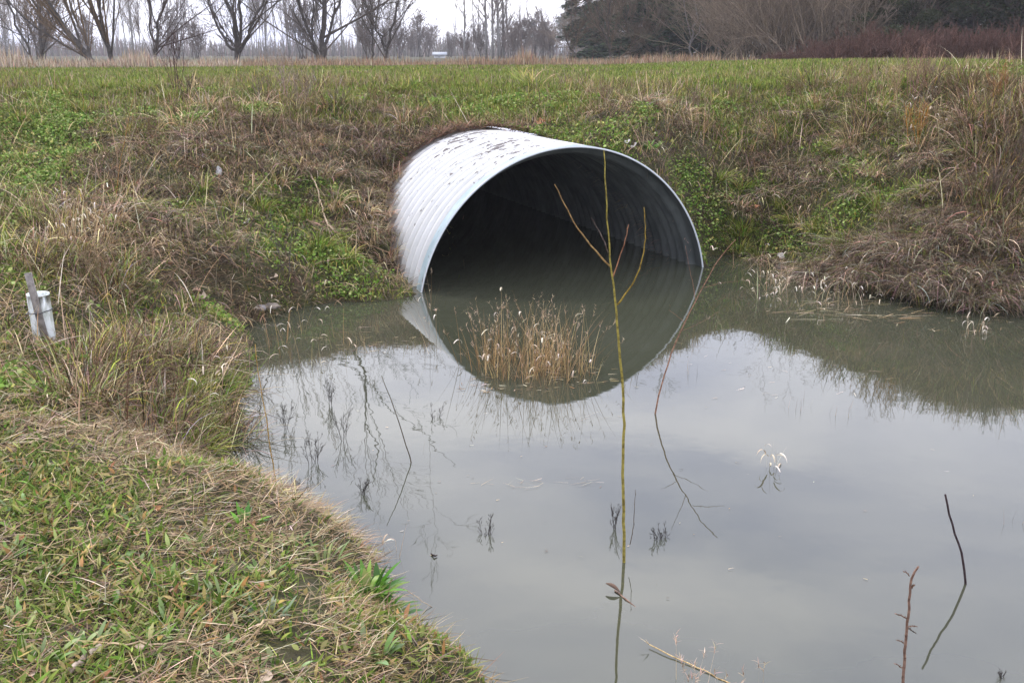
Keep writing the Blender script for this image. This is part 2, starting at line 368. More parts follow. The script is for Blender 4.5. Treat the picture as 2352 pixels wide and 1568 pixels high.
# flakes mostly on the crown and towards the soil: bias by UV
vv = math_('ABSOLUTE', math_('ADD', sx.outputs[1], .35)); crown = math_('SUBTRACT', 1.0, math_('MULTIPLY', vv, .62), True)
back = math_('MULTIPLY', sx.outputs[0], .8, True); bias = math_('ADD', math_('MULTIPLY', crown, .1), math_('MULTIPLY', math_('MULTIPLY', back, crown), .05))
fl = math_('ADD', math_('ADD', flake.outputs['Fac'], bias), math_('MULTIPLY', math_('SUBTRACT', soft.outputs['Fac'], .5), .35))
flr = ramp(fl, .682, .71)
base = ramp(soft.outputs['Fac'], .3, .75, (.58, .59, .585, 1), (.73, .725, .70, 1))
st = ramp(drip.outputs['Fac'], .38, .62, (.80, .80, .76, 1), (1, 1, 1, 1))
m1 = nd(t, 'ShaderNodeMix', data_type='RGBA', blend_type='MULTIPLY'); m1.inputs[0].default_value = .6; t.links.new(base.outputs[0], m1.inputs[6]); t.links.new(st.outputs[0], m1.inputs[7])
# mud stain near the waterline
low = ramp(math_('ADD', math_('ABSOLUTE', sx.outputs[1]), math_('MULTIPLY', soft.outputs['Fac'], .5)), .0, 1.0)
m1b = nd(t, 'ShaderNodeMix', data_type='RGBA'); fstain = math_('MULTIPLY', math_('SUBTRACT', math_('ADD', math_('ABSOLUTE', sx.outputs[1]), math_('MULTIPLY', fine.outputs['Fac'], .3)), 2.05), 2.2, True)
t.links.new(fstain, m1b.inputs[0]); t.links.new(m1.outputs[2], m1b.inputs[6]); m1b.inputs[7].default_value = (.42, .4, .31, 1)
m2 = nd(t, 'ShaderNodeMix', data_type='RGBA'); t.links.new(flr.outputs[0], m2.inputs[0]); t.links.new(m1b.outputs[2], m2.inputs[6]); m2.inputs[7].default_value = (.17, .15, .14, 1)
grv = math_('SINE', math_('MULTIPLY', math_('SUBTRACT', sx.outputs[0], BAND + PITCHC * .25), 2 * math.pi / PITCHC)); groove_shade = math_('MULTIPLY', math_('MULTIPLY', math_('ADD', grv, .25, True), .8), math_('ADD', soft.outputs['Fac'], .35), True)  # painted shade: darkens the rib valleys so the corrugation reads
m3 = nd(t, 'ShaderNodeMix', data_type='RGBA'); t.links.new(groove_shade, m3.inputs[0]); t.links.new(m2.outputs[2], m3.inputs[6]); m3.inputs[7].default_value = (.33, .32, .29, 1)
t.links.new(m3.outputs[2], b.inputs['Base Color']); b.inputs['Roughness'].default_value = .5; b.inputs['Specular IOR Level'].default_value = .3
bp = nd(t, 'ShaderNodeBump', Strength=.25); bp.inputs['Distance'].default_value = .01; t.links.new(fine.outputs['Fac'], bp.inputs['Height']); t.links.new(bp.outputs[0], b.inputs['Normal'])
# grey inside
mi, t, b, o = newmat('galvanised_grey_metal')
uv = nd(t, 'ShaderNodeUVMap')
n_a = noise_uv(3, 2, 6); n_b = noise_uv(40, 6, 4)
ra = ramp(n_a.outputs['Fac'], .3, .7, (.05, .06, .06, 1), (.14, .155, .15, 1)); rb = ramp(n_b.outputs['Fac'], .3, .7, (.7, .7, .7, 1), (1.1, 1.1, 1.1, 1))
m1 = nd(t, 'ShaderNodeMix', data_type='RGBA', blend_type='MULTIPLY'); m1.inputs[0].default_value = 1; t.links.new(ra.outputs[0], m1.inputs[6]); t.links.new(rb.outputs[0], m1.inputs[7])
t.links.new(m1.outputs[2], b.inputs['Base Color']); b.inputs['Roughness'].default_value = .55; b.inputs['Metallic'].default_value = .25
mbnd, t, b, o = newmat('grey_blue_band')
uv = nd(t, 'ShaderNodeUVMap')
n_a = noise_uv(6, 3, 6); ra = ramp(n_a.outputs['Fac'], .3, .7, (.25, .33, .36, 1), (.44, .53, .56, 1))
n_b = noise_uv(30, 7, 5, .6, .5); rb = ramp(n_b.outputs['Fac'], .63, .66)
m1 = nd(t, 'ShaderNodeMix', data_type='RGBA'); t.links.new(rb.outputs[0], m1.inputs[0]); t.links.new(ra.outputs[0], m1.inputs[6]); m1.inputs[7].default_value = (.12, .11, .1, 1)
t.links.new(m1.outputs[2], b.inputs['Base Color']); b.inputs['Roughness'].default_value = .5
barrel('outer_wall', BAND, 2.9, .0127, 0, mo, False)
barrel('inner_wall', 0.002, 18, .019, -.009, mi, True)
barrel('end_band', .002, BAND + .012, .0127, .003, mbnd, False)
th = np.linspace(-np.pi, np.pi, 193)
prof_s = np.array([.004, -.002, -.002, .004]); prof_r = np.array([RAD + .0045, RAD + .0035, RAD - .010, RAD - .012])
V = np.stack([pipe_pt(np.full(193, a), th, b_ + .012 * np.sin(th * 2 + .7)) for a, b_ in zip(prof_s, prof_r)], 0); i = np.arange(4 * 193).reshape(4, 193)
ml, t, b, o = newmat('bright_cut_edge'); b.inputs['Base Color'].default_value = (.62, .66, .68, 1); b.inputs['Roughness'].default_value = .4; b.inputs['Metallic'].default_value = .2
mesh('rim_edge', V.reshape(-1, 3) - [PC[0], PC[1], 0], [np.stack([i[:-1, :-1], i[:-1, 1:], i[1:, 1:], i[1:, :-1]], -1).reshape(-1, 4)], ml, root, smooth=True)
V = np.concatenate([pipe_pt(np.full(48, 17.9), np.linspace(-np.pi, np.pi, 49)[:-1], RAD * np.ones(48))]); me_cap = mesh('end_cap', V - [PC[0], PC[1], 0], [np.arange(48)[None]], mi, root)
def near_pipe(p, m=.03, sb=-.08):
    s, lat, r = pipe_coords(p[:, 0], p[:, 1], p[:, 2]); return ((r < RAD + m) & (s > sb) & (s < STOP + .05)) | ((np.abs(lat) < RAD) & (s > -1.2) & (s < 1.2) & (p[:, 2] < .25))
# ------------------------------------------------------------------ background trees
_fx = (gx >= -5.6) & (gx <= 6.4); _fy = (gy >= 1.5) & (gy <= 14.6)
_X0 = gx[_fx][0]; _Y0 = gy[_fy][0]; _G = Z[np.ix_(_fy, _fx)]
def gz(x, y):
    x = np.asarray(x, float); y = np.asarray(y, float)
    fx = (x - _X0) / .06; fy = (y - _Y0) / .06; ok = (fx >= 0) & (fy >= 0) & (fx < _G.shape[1] - 1) & (fy < _G.shape[0] - 1)
    fx_ = np.clip(fx, 0, _G.shape[1] - 1.001); fy_ = np.clip(fy, 0, _G.shape[0] - 1.001); i = fx_.astype(int); j = fy_.astype(int); a = fx_ - i; b = fy_ - j
    z = (_G[j, i] * (1 - a) + _G[j, i + 1] * a) * (1 - b) + (_G[j + 1, i] * (1 - a) + _G[j + 1, i + 1] * a) * b
    out = ~ok
    if out.any(): z = z.copy(); z[out] = tz(x[out], y[out])
    return z
def gz1(x, y): return float(gz(np.array([x]), np.array([y]))[0])

def grow(Pp, R, m, ang, ratio, rr, n=4, up=.25, tmin=.3, jit=.12, Lmin=0.0):
    """children of a batch of branches"""
    B, nn, _ = Pp.shape; L_ = np.linalg.norm(np.diff(Pp, axis=1), axis=2).sum(1)
    t = rng.uniform(tmin, 1, (B, m)); f = t * (nn - 1); i = np.minimum(f.astype(int), nn - 2); a = f - i; bi = np.arange(B)[:, None]
    st = Pp[bi, i] * (1 - a)[..., None] + Pp[bi, i + 1] * a[..., None]; T = norm(Pp[bi, i + 1] - Pp[bi, i]); r0 = R[bi, i] * (1 - a) + R[bi, i + 1] * a
    rd = norm(np.cross(T, rng.normal(size=T.shape))); an = np.radians(rng.normal(ang, ang * .25, (B, m)))[..., None]
    D = norm(T * np.cos(an) + rd * np.sin(an) + np.array([0, 0, up])); Lc = np.maximum(L_[:, None] * ratio * (1.15 - .6 * t) * rng.uniform(.6, 1.3, (B, m)), Lmin)
    D = D.reshape(-1, 3); st = st.reshape(-1, 3); Lc = Lc.reshape(-1); r0 = r0.reshape(-1)
    out = np.empty((B * m, n, 3)); out[:, 0] = st; d = D
    for k in range(1, n):
        d = norm(d + rng.normal(0, jit, d.shape) + np.array([0, 0, up * .3])); out[:, k] = out[:, k - 1] + d * (Lc / (n - 1))[:, None]
    rs = (r0 * rr)[:, None] * np.linspace(1, .35, n)[None]
    return out, rs
def resample(pts, rad, n, wob=0, pw=1.0):
    pts = np.asarray(pts, float); t = np.r_[0, np.cumsum(np.linalg.norm(np.diff(pts, axis=0), axis=1))]; tt = np.linspace(0, 1, n) ** pw * t[-1]
    q = np.stack([np.interp(tt, t, pts[:, i]) for i in range(3)], 1); r = np.interp(tt, t, rad)
    for _ in range(1): q[1:-1] = (q[:-2] + 2 * q[1:-1] + q[2:]) / 4
    if wob: q[1:-1] += rng.normal(0, wob, (n - 2, 3))
    return q, r
def limb_tree(name, label, d, base, limbs, height, wpx, levels, bark, twigcol, group=None, cat='tree', twr=.012, parent_fn=None, wob=.10):
    """limbs: pixel polylines at distance d, carried on upward until the tree has its height"""
    px1 = d / F; zb = gz1((base[0] - CX) * px1, d) - .1
    root = empty(name, ((base[0] - CX) * px1, d, zb)); tag(root, label, cat, group); o0 = np.array(root.location)
    mb = MB(); Ls = []; Rs = []
    for li, lb in enumerate(limbs):
        pts = []; dd = 0; slope = rng.normal(0, .28) if li else 0
        y0 = lb[0][1]
        for q in lb:
            x, y = q[0], q[1]; pts.append([(x - CX) * px1, d + slope * (y0 - y) * px1, H + (YH - y) * px1])
        if li == 0 or lb[0][1] >= base[1] - 3: pts[0][2] = zb
        pts = np.array(pts); r0 = wpx[li] * px1 / 2 * .55
        hh = height * rng.uniform(.75, 1.05); cur = pts[-1].copy(); dr = norm(pts[-1] - pts[-2]); 
        k = 0
        while cur[2] < hh and k < 12:
            dr = norm(dr + rng.normal(0, .34, 3) + np.array([0, 0, .2])); cur = cur + dr * max(1.0, height / 9); pts = np.vstack([pts, cur]); k += 1
        q, r = resample(pts, np.linspace(1, .12, len(pts)) * r0, 22, 0, 1.9); q[2:-1] += rng.normal(0, wob * .7, (len(q) - 3, 3)) * np.linspace(.4, 2, len(q) - 3)[:, None]
        V, fs = tubes(q[None], r[None], 7); mb.add(V - o0, fs); Ls.append(q); Rs.append(r)
    mb.build('trunk', bark, root, smooth=True)
    Pp = np.array(Ls); R = np.array(Rs); cb = MB(); tc_ = np.array(twigcol)
    for (m, ang, ratio, rr, up) in levels:
        Pp, R = grow(Pp, R, m, ang, ratio, rr, 4, up, .12 if len(Pp) < 12 else .25); R = np.maximum(R, twr * .5)
        V, fs = tubes(Pp, R, 3, False); c = np.repeat(tc_[None] * np.exp(rng.normal(0, .18, (len(Pp), 1))), 12, 0); cb.add(V - o0, fs, c)
    low = np.array([resample(q_[:13], np.linspace(1, .7, 13), 7)[0] for q_ in Ls]); lr = np.array([r_[:13:2] for r_ in Rs])
    w1, wr = grow(low, lr, 18, 42, .45, .22, 5, .25, .02, Lmin=.7); wr = np.maximum(wr, twr * .45); w2, wr2 = grow(w1, wr, 6, 34, .5, .7, 4, .25); wr2 = np.maximum(wr2, twr * .4)
    V, fs = tubes(w1, wr, 3, False); cb.add(V - o0, fs, np.repeat(tc_[None] * np.exp(rng.normal(0, .18, (len(w1), 1))), 15, 0))
    V, fs = tubes(w2, wr2, 3, False); cb.add(V - o0, fs, np.repeat(tc_[None] * np.exp(rng.normal(0, .18, (len(w2), 1))), 12, 0))
    cb.build('crown', M_twig, root)
    return root
LV = [(9, 48, .42, .55, .15), (6, 42, .5, .6, .12), (5, 38, .55, .6, .1)]
LVb = [(14, 26, .5, .45, .5), (8, 24, .55, .6, .5), (4, 22, .6, .7, .4)]
br = (.11, .095, .085); brown = (.2, .145, .095)
limb_tree('bare_tree', 'gnarled bare tree with four thick limbs forking low, left of middle', 46, (570, 141), [
 [(570, 141), (572, 120), (570, 60), (560, 30), (545, -10), (540, -60)], [(572, 122), (555, 106), (540, 85), (528, 60), (516, 25), (512, -40)],
 [(573, 118), (585, 60), (590, 0), (596, -60)], [(574, 121), (602, 85), (604, 42), (630, 15), (646, -30)], [(570, 110), (550, 95), (520, 40), (500, 10), (490, -50)]], 13, [22, 12, 13, 13, 7], LV, M_bark, br)
limb_tree('bare_tree', 'bare tree with thick stumpy base and three rising limbs, right of the four-limbed tree', 45, (755, 141), [
 [(755, 143), (757, 118), (765, 60), (771, 20), (760, -40)], [(748, 140), (745, 110), (733, 78), (728, 30), (722, -50)],
 [(762, 138), (764, 110), (782, 50), (802, 8), (822, -50)], [(750, 130), (738, 100), (742, 40), (750, -30)]], 16, [24, 14, 14, 8], LV, M_bark, br)
limb_tree('bare_tree', 'slender bare tree with one straight dark stem, nearest left of the gap of open sky', 50, (867, 141), [[(868, 142), (870, 95), (862, 45), (850, -30)], [(869, 90), (880, 50), (893, 0), (899, -40)]], 12, [8, 5], LV, M_bark, br)
limb_tree('bare_tree', 'bare tree leaning right with a curved dark stem beside the gap of open sky', 48, (893, 130), [[(893, 141), (902, 112), (914, 70), (924, 25), (938, -20)], [(897, 118), (885, 70), (868, 20), (860, -40)]], 13, [11, 7], LV, M_bark, br)
limb_tree('bushy_willow', 'big bushy brown willow leaning left, thick with upright whippy twigs', 42, (252, 150), [
 [(254, 152), (226, 108), (190, 62), (168, 22), (150, -30)], [(250, 150), (235, 90), (212, 30), (205, -40)], [(240, 135), (190, 100), (150, 75), (118, 50), (95, 0)], [(230, 118), (215, 60), (190, 0), (185, -50)]], 15, [24, 10, 8, 9], LVb, M_bark, brown, wob=.03)
limb_tree('bushy_willow', 'upright dark willow just right of the left-leaning willow, fringed with brown twigs', 44, (288, 140), [
 [(292, 142), (286, 100), (266, 55), (257, 0), (250, -60)], [(288, 120), (278, 70), (290, 20), (300, -40)], [(290, 130), (305, 80), (312, 30), (322, -30)]], 16, [20, 10, 9], LVb, M_bark, brown, wob=.03)
limb_tree('bare_tree', 'crooked dark tree with a knobbly clump halfway up its stem, right of the willows', 40, (380, 148), [
 [(380, 150), (392, 112), (398, 80), (404, 50), (424, 20), (428, -30)], [(388, 140), (384, 100), (382, 66), (376, 40), (370, -10)], [(392, 120), (402, 95), (396, 60), (390, 20)]], 15, [13, 10, 6], [(12, 45, .3, .5, .15), (8, 42, .5, .6, .1), (4, 38, .5, .6, .1)], M_bark, (.075, .05, .045))
limb_tree('bare_tree', 'thin dark tree bending left, second from the left edge', 52, (118, 145), [[(118, 147), (106, 95), (86, 50), (74, 10), (68, -40)], [(108, 105), (120, 50), (118, 0)]], 14, [10, 6], LV, M_bark, br)
limb_tree('bare_tree', 'short ivy-thickened dark stem standing between the two leftmost trees and the willow', 50, (137, 146), [[(137, 147), (136, 110), (142, 60), (138, 10)], [(137, 120), (150, 80), (158, 30)]], 9, [15, 6], LV, M_bark, br)
limb_tree('bare_tree', 'leaning bare tree at the left edge of the photo', 50, (50, 148), [[(52, 150), (22, 112), (0, 88), (-40, 50), (-70, 0)], [(30, 125), (10, 60), (0, 0)]], 12, [9, 5], LV, M_bark, br)
rt = [((1395, 142), [[(1396, 144), (1388, 100), (1385, 50), (1392, 0)], [(1392, 120), (1372, 70), (1360, 20)]], [8, 5], 'brownish bare tree with twin thin stems in front of the dark evergreen'),
      ((1418, 142), [[(1400, 143), (1425, 128), (1446, 110), (1460, 60), (1470, 0)], [(1440, 115), (1430, 60), (1425, 10)]], [7, 5], 'bare tree sweeping right from its foot, in front of the dark evergreen'),
      ((1303, 140), [[(1322, 143), (1306, 118), (1299, 90), (1303, 50)], [(1306, 118), (1316, 95)]], [6, 4], 'small dark crooked tree beside the far white-roofed shed')]
for bs, lb, ww, lab in rt: limb_tree('bare_tree', lab, 55, bs, lb, 9 if bs[0] > 1350 else 5, ww, LVb if bs[0] > 1350 else LV, M_bark, (.15, .115, .085))
limb_tree('bare_tree', 'tall pale straight-stemmed tree among the bare thicket, right of the dark evergreens', 56, (1629, 140), [[(1629, 142), (1631, 80), (1630, 0), (1634, -60)]], 14, [8], LV, M_barkp, (.2, .18, .15))
limb_tree('bare_tree', 'greenish grey lichened tree with crooked spreading limbs in front of the dark evergreens', 52, (1572, 140), [[(1572, 142), (1570, 90), (1580, 40), (1575, -20)], [(1571, 100), (1590, 60), (1604, 10)], [(1571, 90), (1552, 50), (1540, 0)]], 12, [8, 5, 5], LV, M_barkp, (.19, .18, .13))

# prototypes that stand many times
def proto_tree(name, height, r0, levels, bark, col, nl=1, twr=.012, spread=.03):
    root = empty(name); Ls = []; Rs = []
    for i in range(nl):
        b = np.array([rng.normal(0, .2 * (nl > 1)), rng.normal(0, .2 * (nl > 1)), 0]); p = [b]; d_ = norm(np.array([rng.normal(0, spread * 4 * (nl > 1)), rng.normal(0, spread * 4 * (nl > 1)), 1.]))
        for k in range(9): d_ = norm(d_ + rng.normal(0, spread, 3) + [0, 0, .05]); p.append(p[-1] + d_ * height * rng.uniform(.85, 1.1) / 9)
        q, r = resample(np.array(p), np.linspace(1, .1, 10) * r0, 12); Ls.append(q); Rs.append(r)
    V, fs = tubes(np.array(Ls), np.array(Rs), 5); mesh('trunk', V, fs, bark, root, np.full((len(V), 3), .3), True)
    Pp = np.array(Ls); R = np.array(Rs); cb = MB()
    for (m, ang, ratio, rr, up) in levels:
        Pp, R = grow(Pp, R, m, ang, ratio, rr, 4, up, .15); R = np.maximum(R, twr * .5)
        V, fs = tubes(Pp, R, 3, False); cb.add(V, fs, np.repeat(np.array(col)[None] * np.exp(rng.normal(0, .15, (len(Pp), 1))), 12, 0))
    cb.build('crown', M_twig, root); return root
def copy_tree(o):
    c = o.copy(); S.collection.objects.link(c)
    for ch in o.children: k = ch.copy(); S.collection.objects.link(k); k.parent = c
    return c
def place(protos, spots, labels, cat, group, used):
    for i, (px, d, sc) in enumerate(spots):
        j = rng.integers(len(protos)); o = protos[j] if j not in used else copy_tree(protos[j]); used.add(j)
        x = (px - CX) / F * d; o.location = (x, d, gz1(x, d) - .05); o.rotation_euler = (0, 0, rng.uniform(0, 6.28)); o.scale = (sc, sc, sc * rng.uniform(.9, 1.1))
        tag(o, labels, cat, group)
    for j in range(len(protos)):
        if j not in used:
            o = protos[j]; px, d, sc = spots[0]; x = (px + 13 - CX) / F * d; o.location = (x, d + 1, gz1(x, d) - .05); used.add(j); tag(o, labels, cat, group)
LP_ = [(46, 32, .16, .4, .35), (7, 30, .45, .6, .3)]
pop = [proto_tree('poplar_tree', h_, r_, LP_, M_barkp, (.27, .245, .23), twr=.026, spread=.05) for h_, r_ in ((19, .08), (16, .06), (20, .11), (14, .05))]
sp_ = [(x + rng.normal(0, 6), rng.uniform(85, 170), rng.uniform(.75, 1.15)) for x in np.concatenate([rng.normal(c_, 30, 8) for c_ in (20, 90, 330, 430, 640, 690, 820, 905)]) if x < 945]
sp_ = [q for q in sp_]
place(pop, sp_, 'pale leafless poplar in the misty row behind the dark field-edge trees', 'tree', 'misty poplars behind the field, left of the sky gap', set())
pop2 = [proto_tree('poplar_tree', 20, .16, [(50, 34, .17, .45, .3), (7, 34, .45, .6, .25)], M_barkp, (.2, .18, .17), twr=.03) for _ in range(2)]
sp_ = [(1070, 105, .62), (1120, 112, .95), (1134, 100, .9), (1147, 104, 1.0), (1158, 110, .95), (1168, 120, .8), (1100, 130, .5), (1190, 125, .45), (1210, 128, .4), (1090, 120, .45), (1050, 125, .35)]
place(pop2, sp_, 'leafless poplar in the loose stand between the sky gap and the wooded hill', 'tree', 'poplars right of the sky gap', set())
bus = [proto_tree('round_shrub', 4.2, .06, [(16, 45, .45, .5, .2), (8, 40, .5, .6, .1)], M_bark, (.2, .17, .16), nl=6, twr=.035, spread=.06) for _ in range(2)]
sp_ = [(970, 150, 1.25), (955, 155, .9), (990, 160, 1.0), (1040, 150, .8), (1200, 110, 1), (1225, 120, 1.1), (1150, 110, .8), (1110, 115, .8), (1180, 100, .7), (1245, 115, .9), (1260, 110, .7), (925, 120, .9), (900, 130, .8), (1075, 110, .6)] + [(rng.uniform(-30, 930), rng.uniform(75, 140), rng.uniform(.6, 1.25)) for _ in range(9)]
place(bus, sp_, 'low rounded misty leafless shrub far behind the field', 'shrub', 'rounded misty shrubs far behind the field', set())

def conifer(name, height, width, ncl, cols, droop=.35):
    root = empty(name)
    q, r = resample(np.array([[0, 0, 0], [.05, 0, height * .5], [0, 0, height]]), np.array([.18, .1, .02]) * height / 12, 8)
    V, fs = tubes(q[None], r[None], 6); mesh('trunk', V, fs, M_bark, root, smooth=True)
    nb = int(height * 16); t = rng.uniform(.04, 1, nb) ** .9; az = rng.uniform(0, 6.28, nb); L_ = width * (1 - t) ** .75 * rng.uniform(.65, 1.15, nb) + .12
    C = []; 
    n = 6; s = np.linspace(0, 1, n); B = np.empty((nb, n, 3)); B[:, :, 0] = (L_[:, None] * s) * np.cos(az)[:, None]; B[:, :, 1] = (L_[:, None] * s) * np.sin(az)[:, None]
    B[:, :, 2] = (t * height)[:, None] - L_[:, None] * droop * s ** 1.3
    N = ncl; i = rng.integers(0, nb, N); u = rng.uniform(.1, 1, N) ** .7 * (n - 1); k = np.minimum(u.astype(int), n - 2); a = (u - k)[:, None]
    pos = B[i, k] * (1 - a) + B[i, k + 1] * a + rng.normal(0, .09, (N, 3))
    V, fs, c = blades(pos, rng.uniform(.25, .6, N), rng.uniform(.1, .22, N), az[i] + rng.normal(0, .7, N), rng.uniform(1.0, 1.9, N), rng.uniform(.2, .9, N), pick(N, cols, np.ones(len(cols)), .3), 2, [.5, 1, .1], twist=rng.uniform(-1, 1, N))
    mesh('crown', V, fs, M_leaf, root, c); return root
con = [conifer('conifer', h, w_, 20000, [(.03, .05, .025), (.045, .07, .03), (.02, .035, .02)]) for h, w_ in ((17, 4.2), (19, 3.4))]
labs = ['tall dark evergreen with its foot on the field edge, left edge against the misty hill', 'dark drooping evergreen between the twin-stemmed tree and the lichened tree', 'dark drooping evergreen directly left of the grey thicket', 'dark evergreen rising behind the lichened tree', 'dark evergreen behind the bare twin-stemmed tree', 'dark evergreen rising behind the grey bare thicket', 'dark evergreen behind the right half of the grey bare thicket']
used = set()
for (px, d, sc), lab in zip([(1372, 74, .8), (1500, 60, .85), (1605, 58, .85), (1555, 64, .95), (1440, 70, .95), (1690, 62, .9), (1810, 62, .9)], labs):
    j = rng.integers(2); o = con[j] if j not in used else copy_tree(con[j]); used.add(j); x = (px - CX) / F * d
    o.location = (x, d, gz1(x, d) - .2); o.rotation_euler = (0, 0, rng.uniform(0, 6)); o.scale = (sc, sc, sc * .76); tag(o, lab, 'conifer')
fc = [conifer('hill_conifer', 11, 2.2, 1600, [(.04, .06, .04), (.05, .07, .045)]) for _ in range(2)]
# the hill they stand on
hx = np.linspace(0, 160, 40); hy = np.linspace(150, 420, 40); HX, HY = np.meshgrid(hx, hy)
def hill_z(x, y): return 1.0 + 13 * np.clip((x - 4 - (y - 190) * .05) / 60, 0, 1) ** .8 * np.clip((y - 165) / 90, 0, 1)
mh, t, b, o = newmat('woodland_floor'); b.inputs['Base Color'].default_value = (.06, .06, .045, 1); b.inputs['Roughness'].default_value = 1
i = np.arange(1600).reshape(40, 40)
tag(mesh('hill', np.stack([HX, HY, hill_z(HX, HY) - .6], -1).reshape(-1, 3), [np.stack([i[:-1, :-1], i[:-1, 1:], i[1:, 1:], i[1:, :-1]], -1).reshape(-1, 4)], mh, smooth=True), kind='structure')
used = set()
for k in range(34):
    px = rng.uniform(1213, 1360) if k < 30 else rng.uniform(1280, 1360); d = rng.uniform(195, 260); x = (px - CX) / F * d
    j = rng.integers(2); o = fc[j] if j not in used else copy_tree(fc[j]); used.add(j); sc = rng.uniform(.45, 1.0)
    o.location = (x, d, float(hill_z(x, d)) - .8); o.scale = (sc * 1.1, sc * 1.1, sc); o.rotation_euler = (0, 0, rng.uniform(0, 6)); tag(o, 'small dark conifer on the misty wooded hillside behind the white-roofed shed', 'conifer', 'conifers on the misty hillside')
# thickets of fine bare twigs
def thicket(name, n, h, spread, col, twr, lv, lean=.5):
    root = empty(name); p0 = rng.normal(0, spread * .22, (n, 3)); p0[:, 2] = 0; Pp = np.empty((n, 5, 3)); Pp[:, 0] = p0; d_ = norm(np.stack([rng.normal(0, lean, n), rng.normal(0, lean, n), np.ones(n)], 1)); hh = h * rng.uniform(.6, 1.1, n)
    for k in range(1, 5): d_ = norm(d_ + rng.normal(0, .1, (n, 3)) + [0, 0, .04]); Pp[:, k] = Pp[:, k - 1] + d_ * (hh / 4)[:, None]
    R = np.linspace(1, .4, 5)[None] * np.full((n, 1), twr * 2.0)
    V, fs = tubes(Pp, R, 4); c = np.repeat(np.array(col)[None] * np.exp(rng.normal(0, .2, (n, 1))), 20, 0); mesh('stems', V, fs, M_twig, root, c)
    cb = MB()
    for (m, ang, ratio, rr, up) in lv:
        Pp, R = grow(Pp, R, m, ang, ratio, rr, 4, up, .2); R = np.maximum(R, twr * .5); V, fs = tubes(Pp, R, 3, False)
        cb.add(V, fs, np.repeat(np.array(col)[None] * np.exp(rng.normal(0, .22, (len(Pp), 1))), 12, 0))
    cb.build('twigs', M_twig, root); return root
LT = [(8, 34, .45, .6, .25), (7, 34, .5, .7, .2)]
gth = [thicket('bare_shrub', 46, 5.4, 3.0, (.28, .235, .19), .010, LT, .6) for _ in range(2)]
used = set()
for k, (px, d, sc, lab) in enumerate([(1700, 44, .9, 'grey leafless bush at the left end of the pale thicket behind the field'), (1790, 42, 1.0, 'broad pale grey leafless bush, middle of the thicket behind the field'), (1880, 41, 1.0, 'broad grey leafless bush left of the dark leafy trees'), (1750, 47, 1.05, 'tall grey leafless bush behind the middle of the pale thicket'), (1940, 45, .85, 'greyish leafless bush against the dark leafy trees'), (1520, 60, .8, 'brown leafless bush at the foot of the dark evergreens'), (1460, 62, .75, 'brown leafless bush right of the sweeping bare tree'), (1660, 50, .8, 'thin leafless bush at the foot of the pale straight-stemmed tree'), (1350, 80, .8, 'leafless bush at the foot of the leftmost dark evergreen')]):
    j = k % 2; o = gth[j] if j not in used else copy_tree(gth[j]); used.add(j); x = (px - CX) / F * d; o.location = (x, d, gz1(x, d) - .1); o.rotation_euler = (0, 0, rng.uniform(0, 6)); o.scale = (sc * 1.15, sc * 1.15, sc); tag(o, lab, 'bush')
rth = [thicket('red_stemmed_shrub', 60, .95, 2.2, (.125, .075, .065), .009, [(7, 32, .5, .7, .2), (5, 30, .5, .7, .2)], .5) for _ in range(2)]
used = set()
for k in range(15):
    px = 1775 + k * 42 + rng.normal(0, 10); d = np.interp(px, [1700, 1900, 2352], [33, 28.5, 22.5]) + rng.uniform(0, 4); x = (px - CX) / F * d; j = k % 2
    o = rth[j] if j not in used else copy_tree(rth[j]); used.add(j); sc = (.6 + .3 * min(1, k / 6)) * rng.uniform(.65, 1.2); o.location = (x, d, gz1(x, d) - .12); o.rotation_euler = (0, 0, rng.uniform(0, 6)); o.scale = (sc * 1.1, sc, sc); tag(o, 'dark red-stemmed shrub in the low thicket along the right field edge', 'shrub', 'red-stemmed shrubs along the right field edge')
# dark leafy trees at the right
def leafy(name, h, wd, N, cols, clumps=46):
    root = empty(name); Ls = []; Rs = []
    for k in range(4):
        p = [np.array([rng.normal(0, .15), rng.normal(0, .15), 0])]; d_ = norm(np.array([rng.normal(0, .35), rng.normal(0, .35), 1.]))
        for i_ in range(7): d_ = norm(d_ + rng.normal(0, .12, 3)); p.append(p[-1] + d_ * h * .11)
        q, r = resample(np.array(p), np.linspace(.16, .04, 8), 9); Ls.append(q); Rs.append(r)
    V, fs = tubes(np.array(Ls), np.array(Rs), 6); mesh('trunk', V, fs, M_bark, root, smooth=True)
    C = rng.normal(0, 1, (clumps, 3)) * [wd * .42, wd * .42, h * .26] + [0, 0, h * .48]; C[:, 2] = np.clip(C[:, 2], .5, h * .72); C[:, :2] = np.clip(C[:, :2], -wd * .6, wd * .6)
    rad = rng.uniform(.5, 1.25, clumps) * h / 12; i = rng.integers(0, clumps, N); dr = norm(rng.normal(size=(N, 3))); pos = C[i] + dr * (rad[i] * rng.uniform(.6, 1.05, N))[:, None] * [1.25, 1.25, .8]
    cc = pick(N, cols, np.ones(len(cols)), .3) * np.exp(rng.normal(0, .25, clumps))[i][:, None]
    V, fs, c = blades(pos, rng.uniform(.09, .2, N), rng.uniform(.07, .13, N), rng.uniform(0, 6.28, N), rng.uniform(.8, 2.4, N), rng.uniform(-.3, .6, N), cc, 2, [.4, 1, .2], twist=rng.uniform(-1, 1, N))
    mesh('crown', V, fs, M_leaf, root, c)
    Pp, R = grow(np.array(Ls), np.array(Rs), 12, 50, .5, .5, 4, .1, .2); Q_, R2 = grow(Pp, R, 6, 45, .5, .6, 4, .1); V, fs = tubes(np.concatenate([Pp, Q_]), np.maximum(np.concatenate([R, R2]), .01), 3, False)
    mesh('branches', V, fs, M_twig, root, np.full((len(V), 3), .12) * [1, .85, .7]); return root
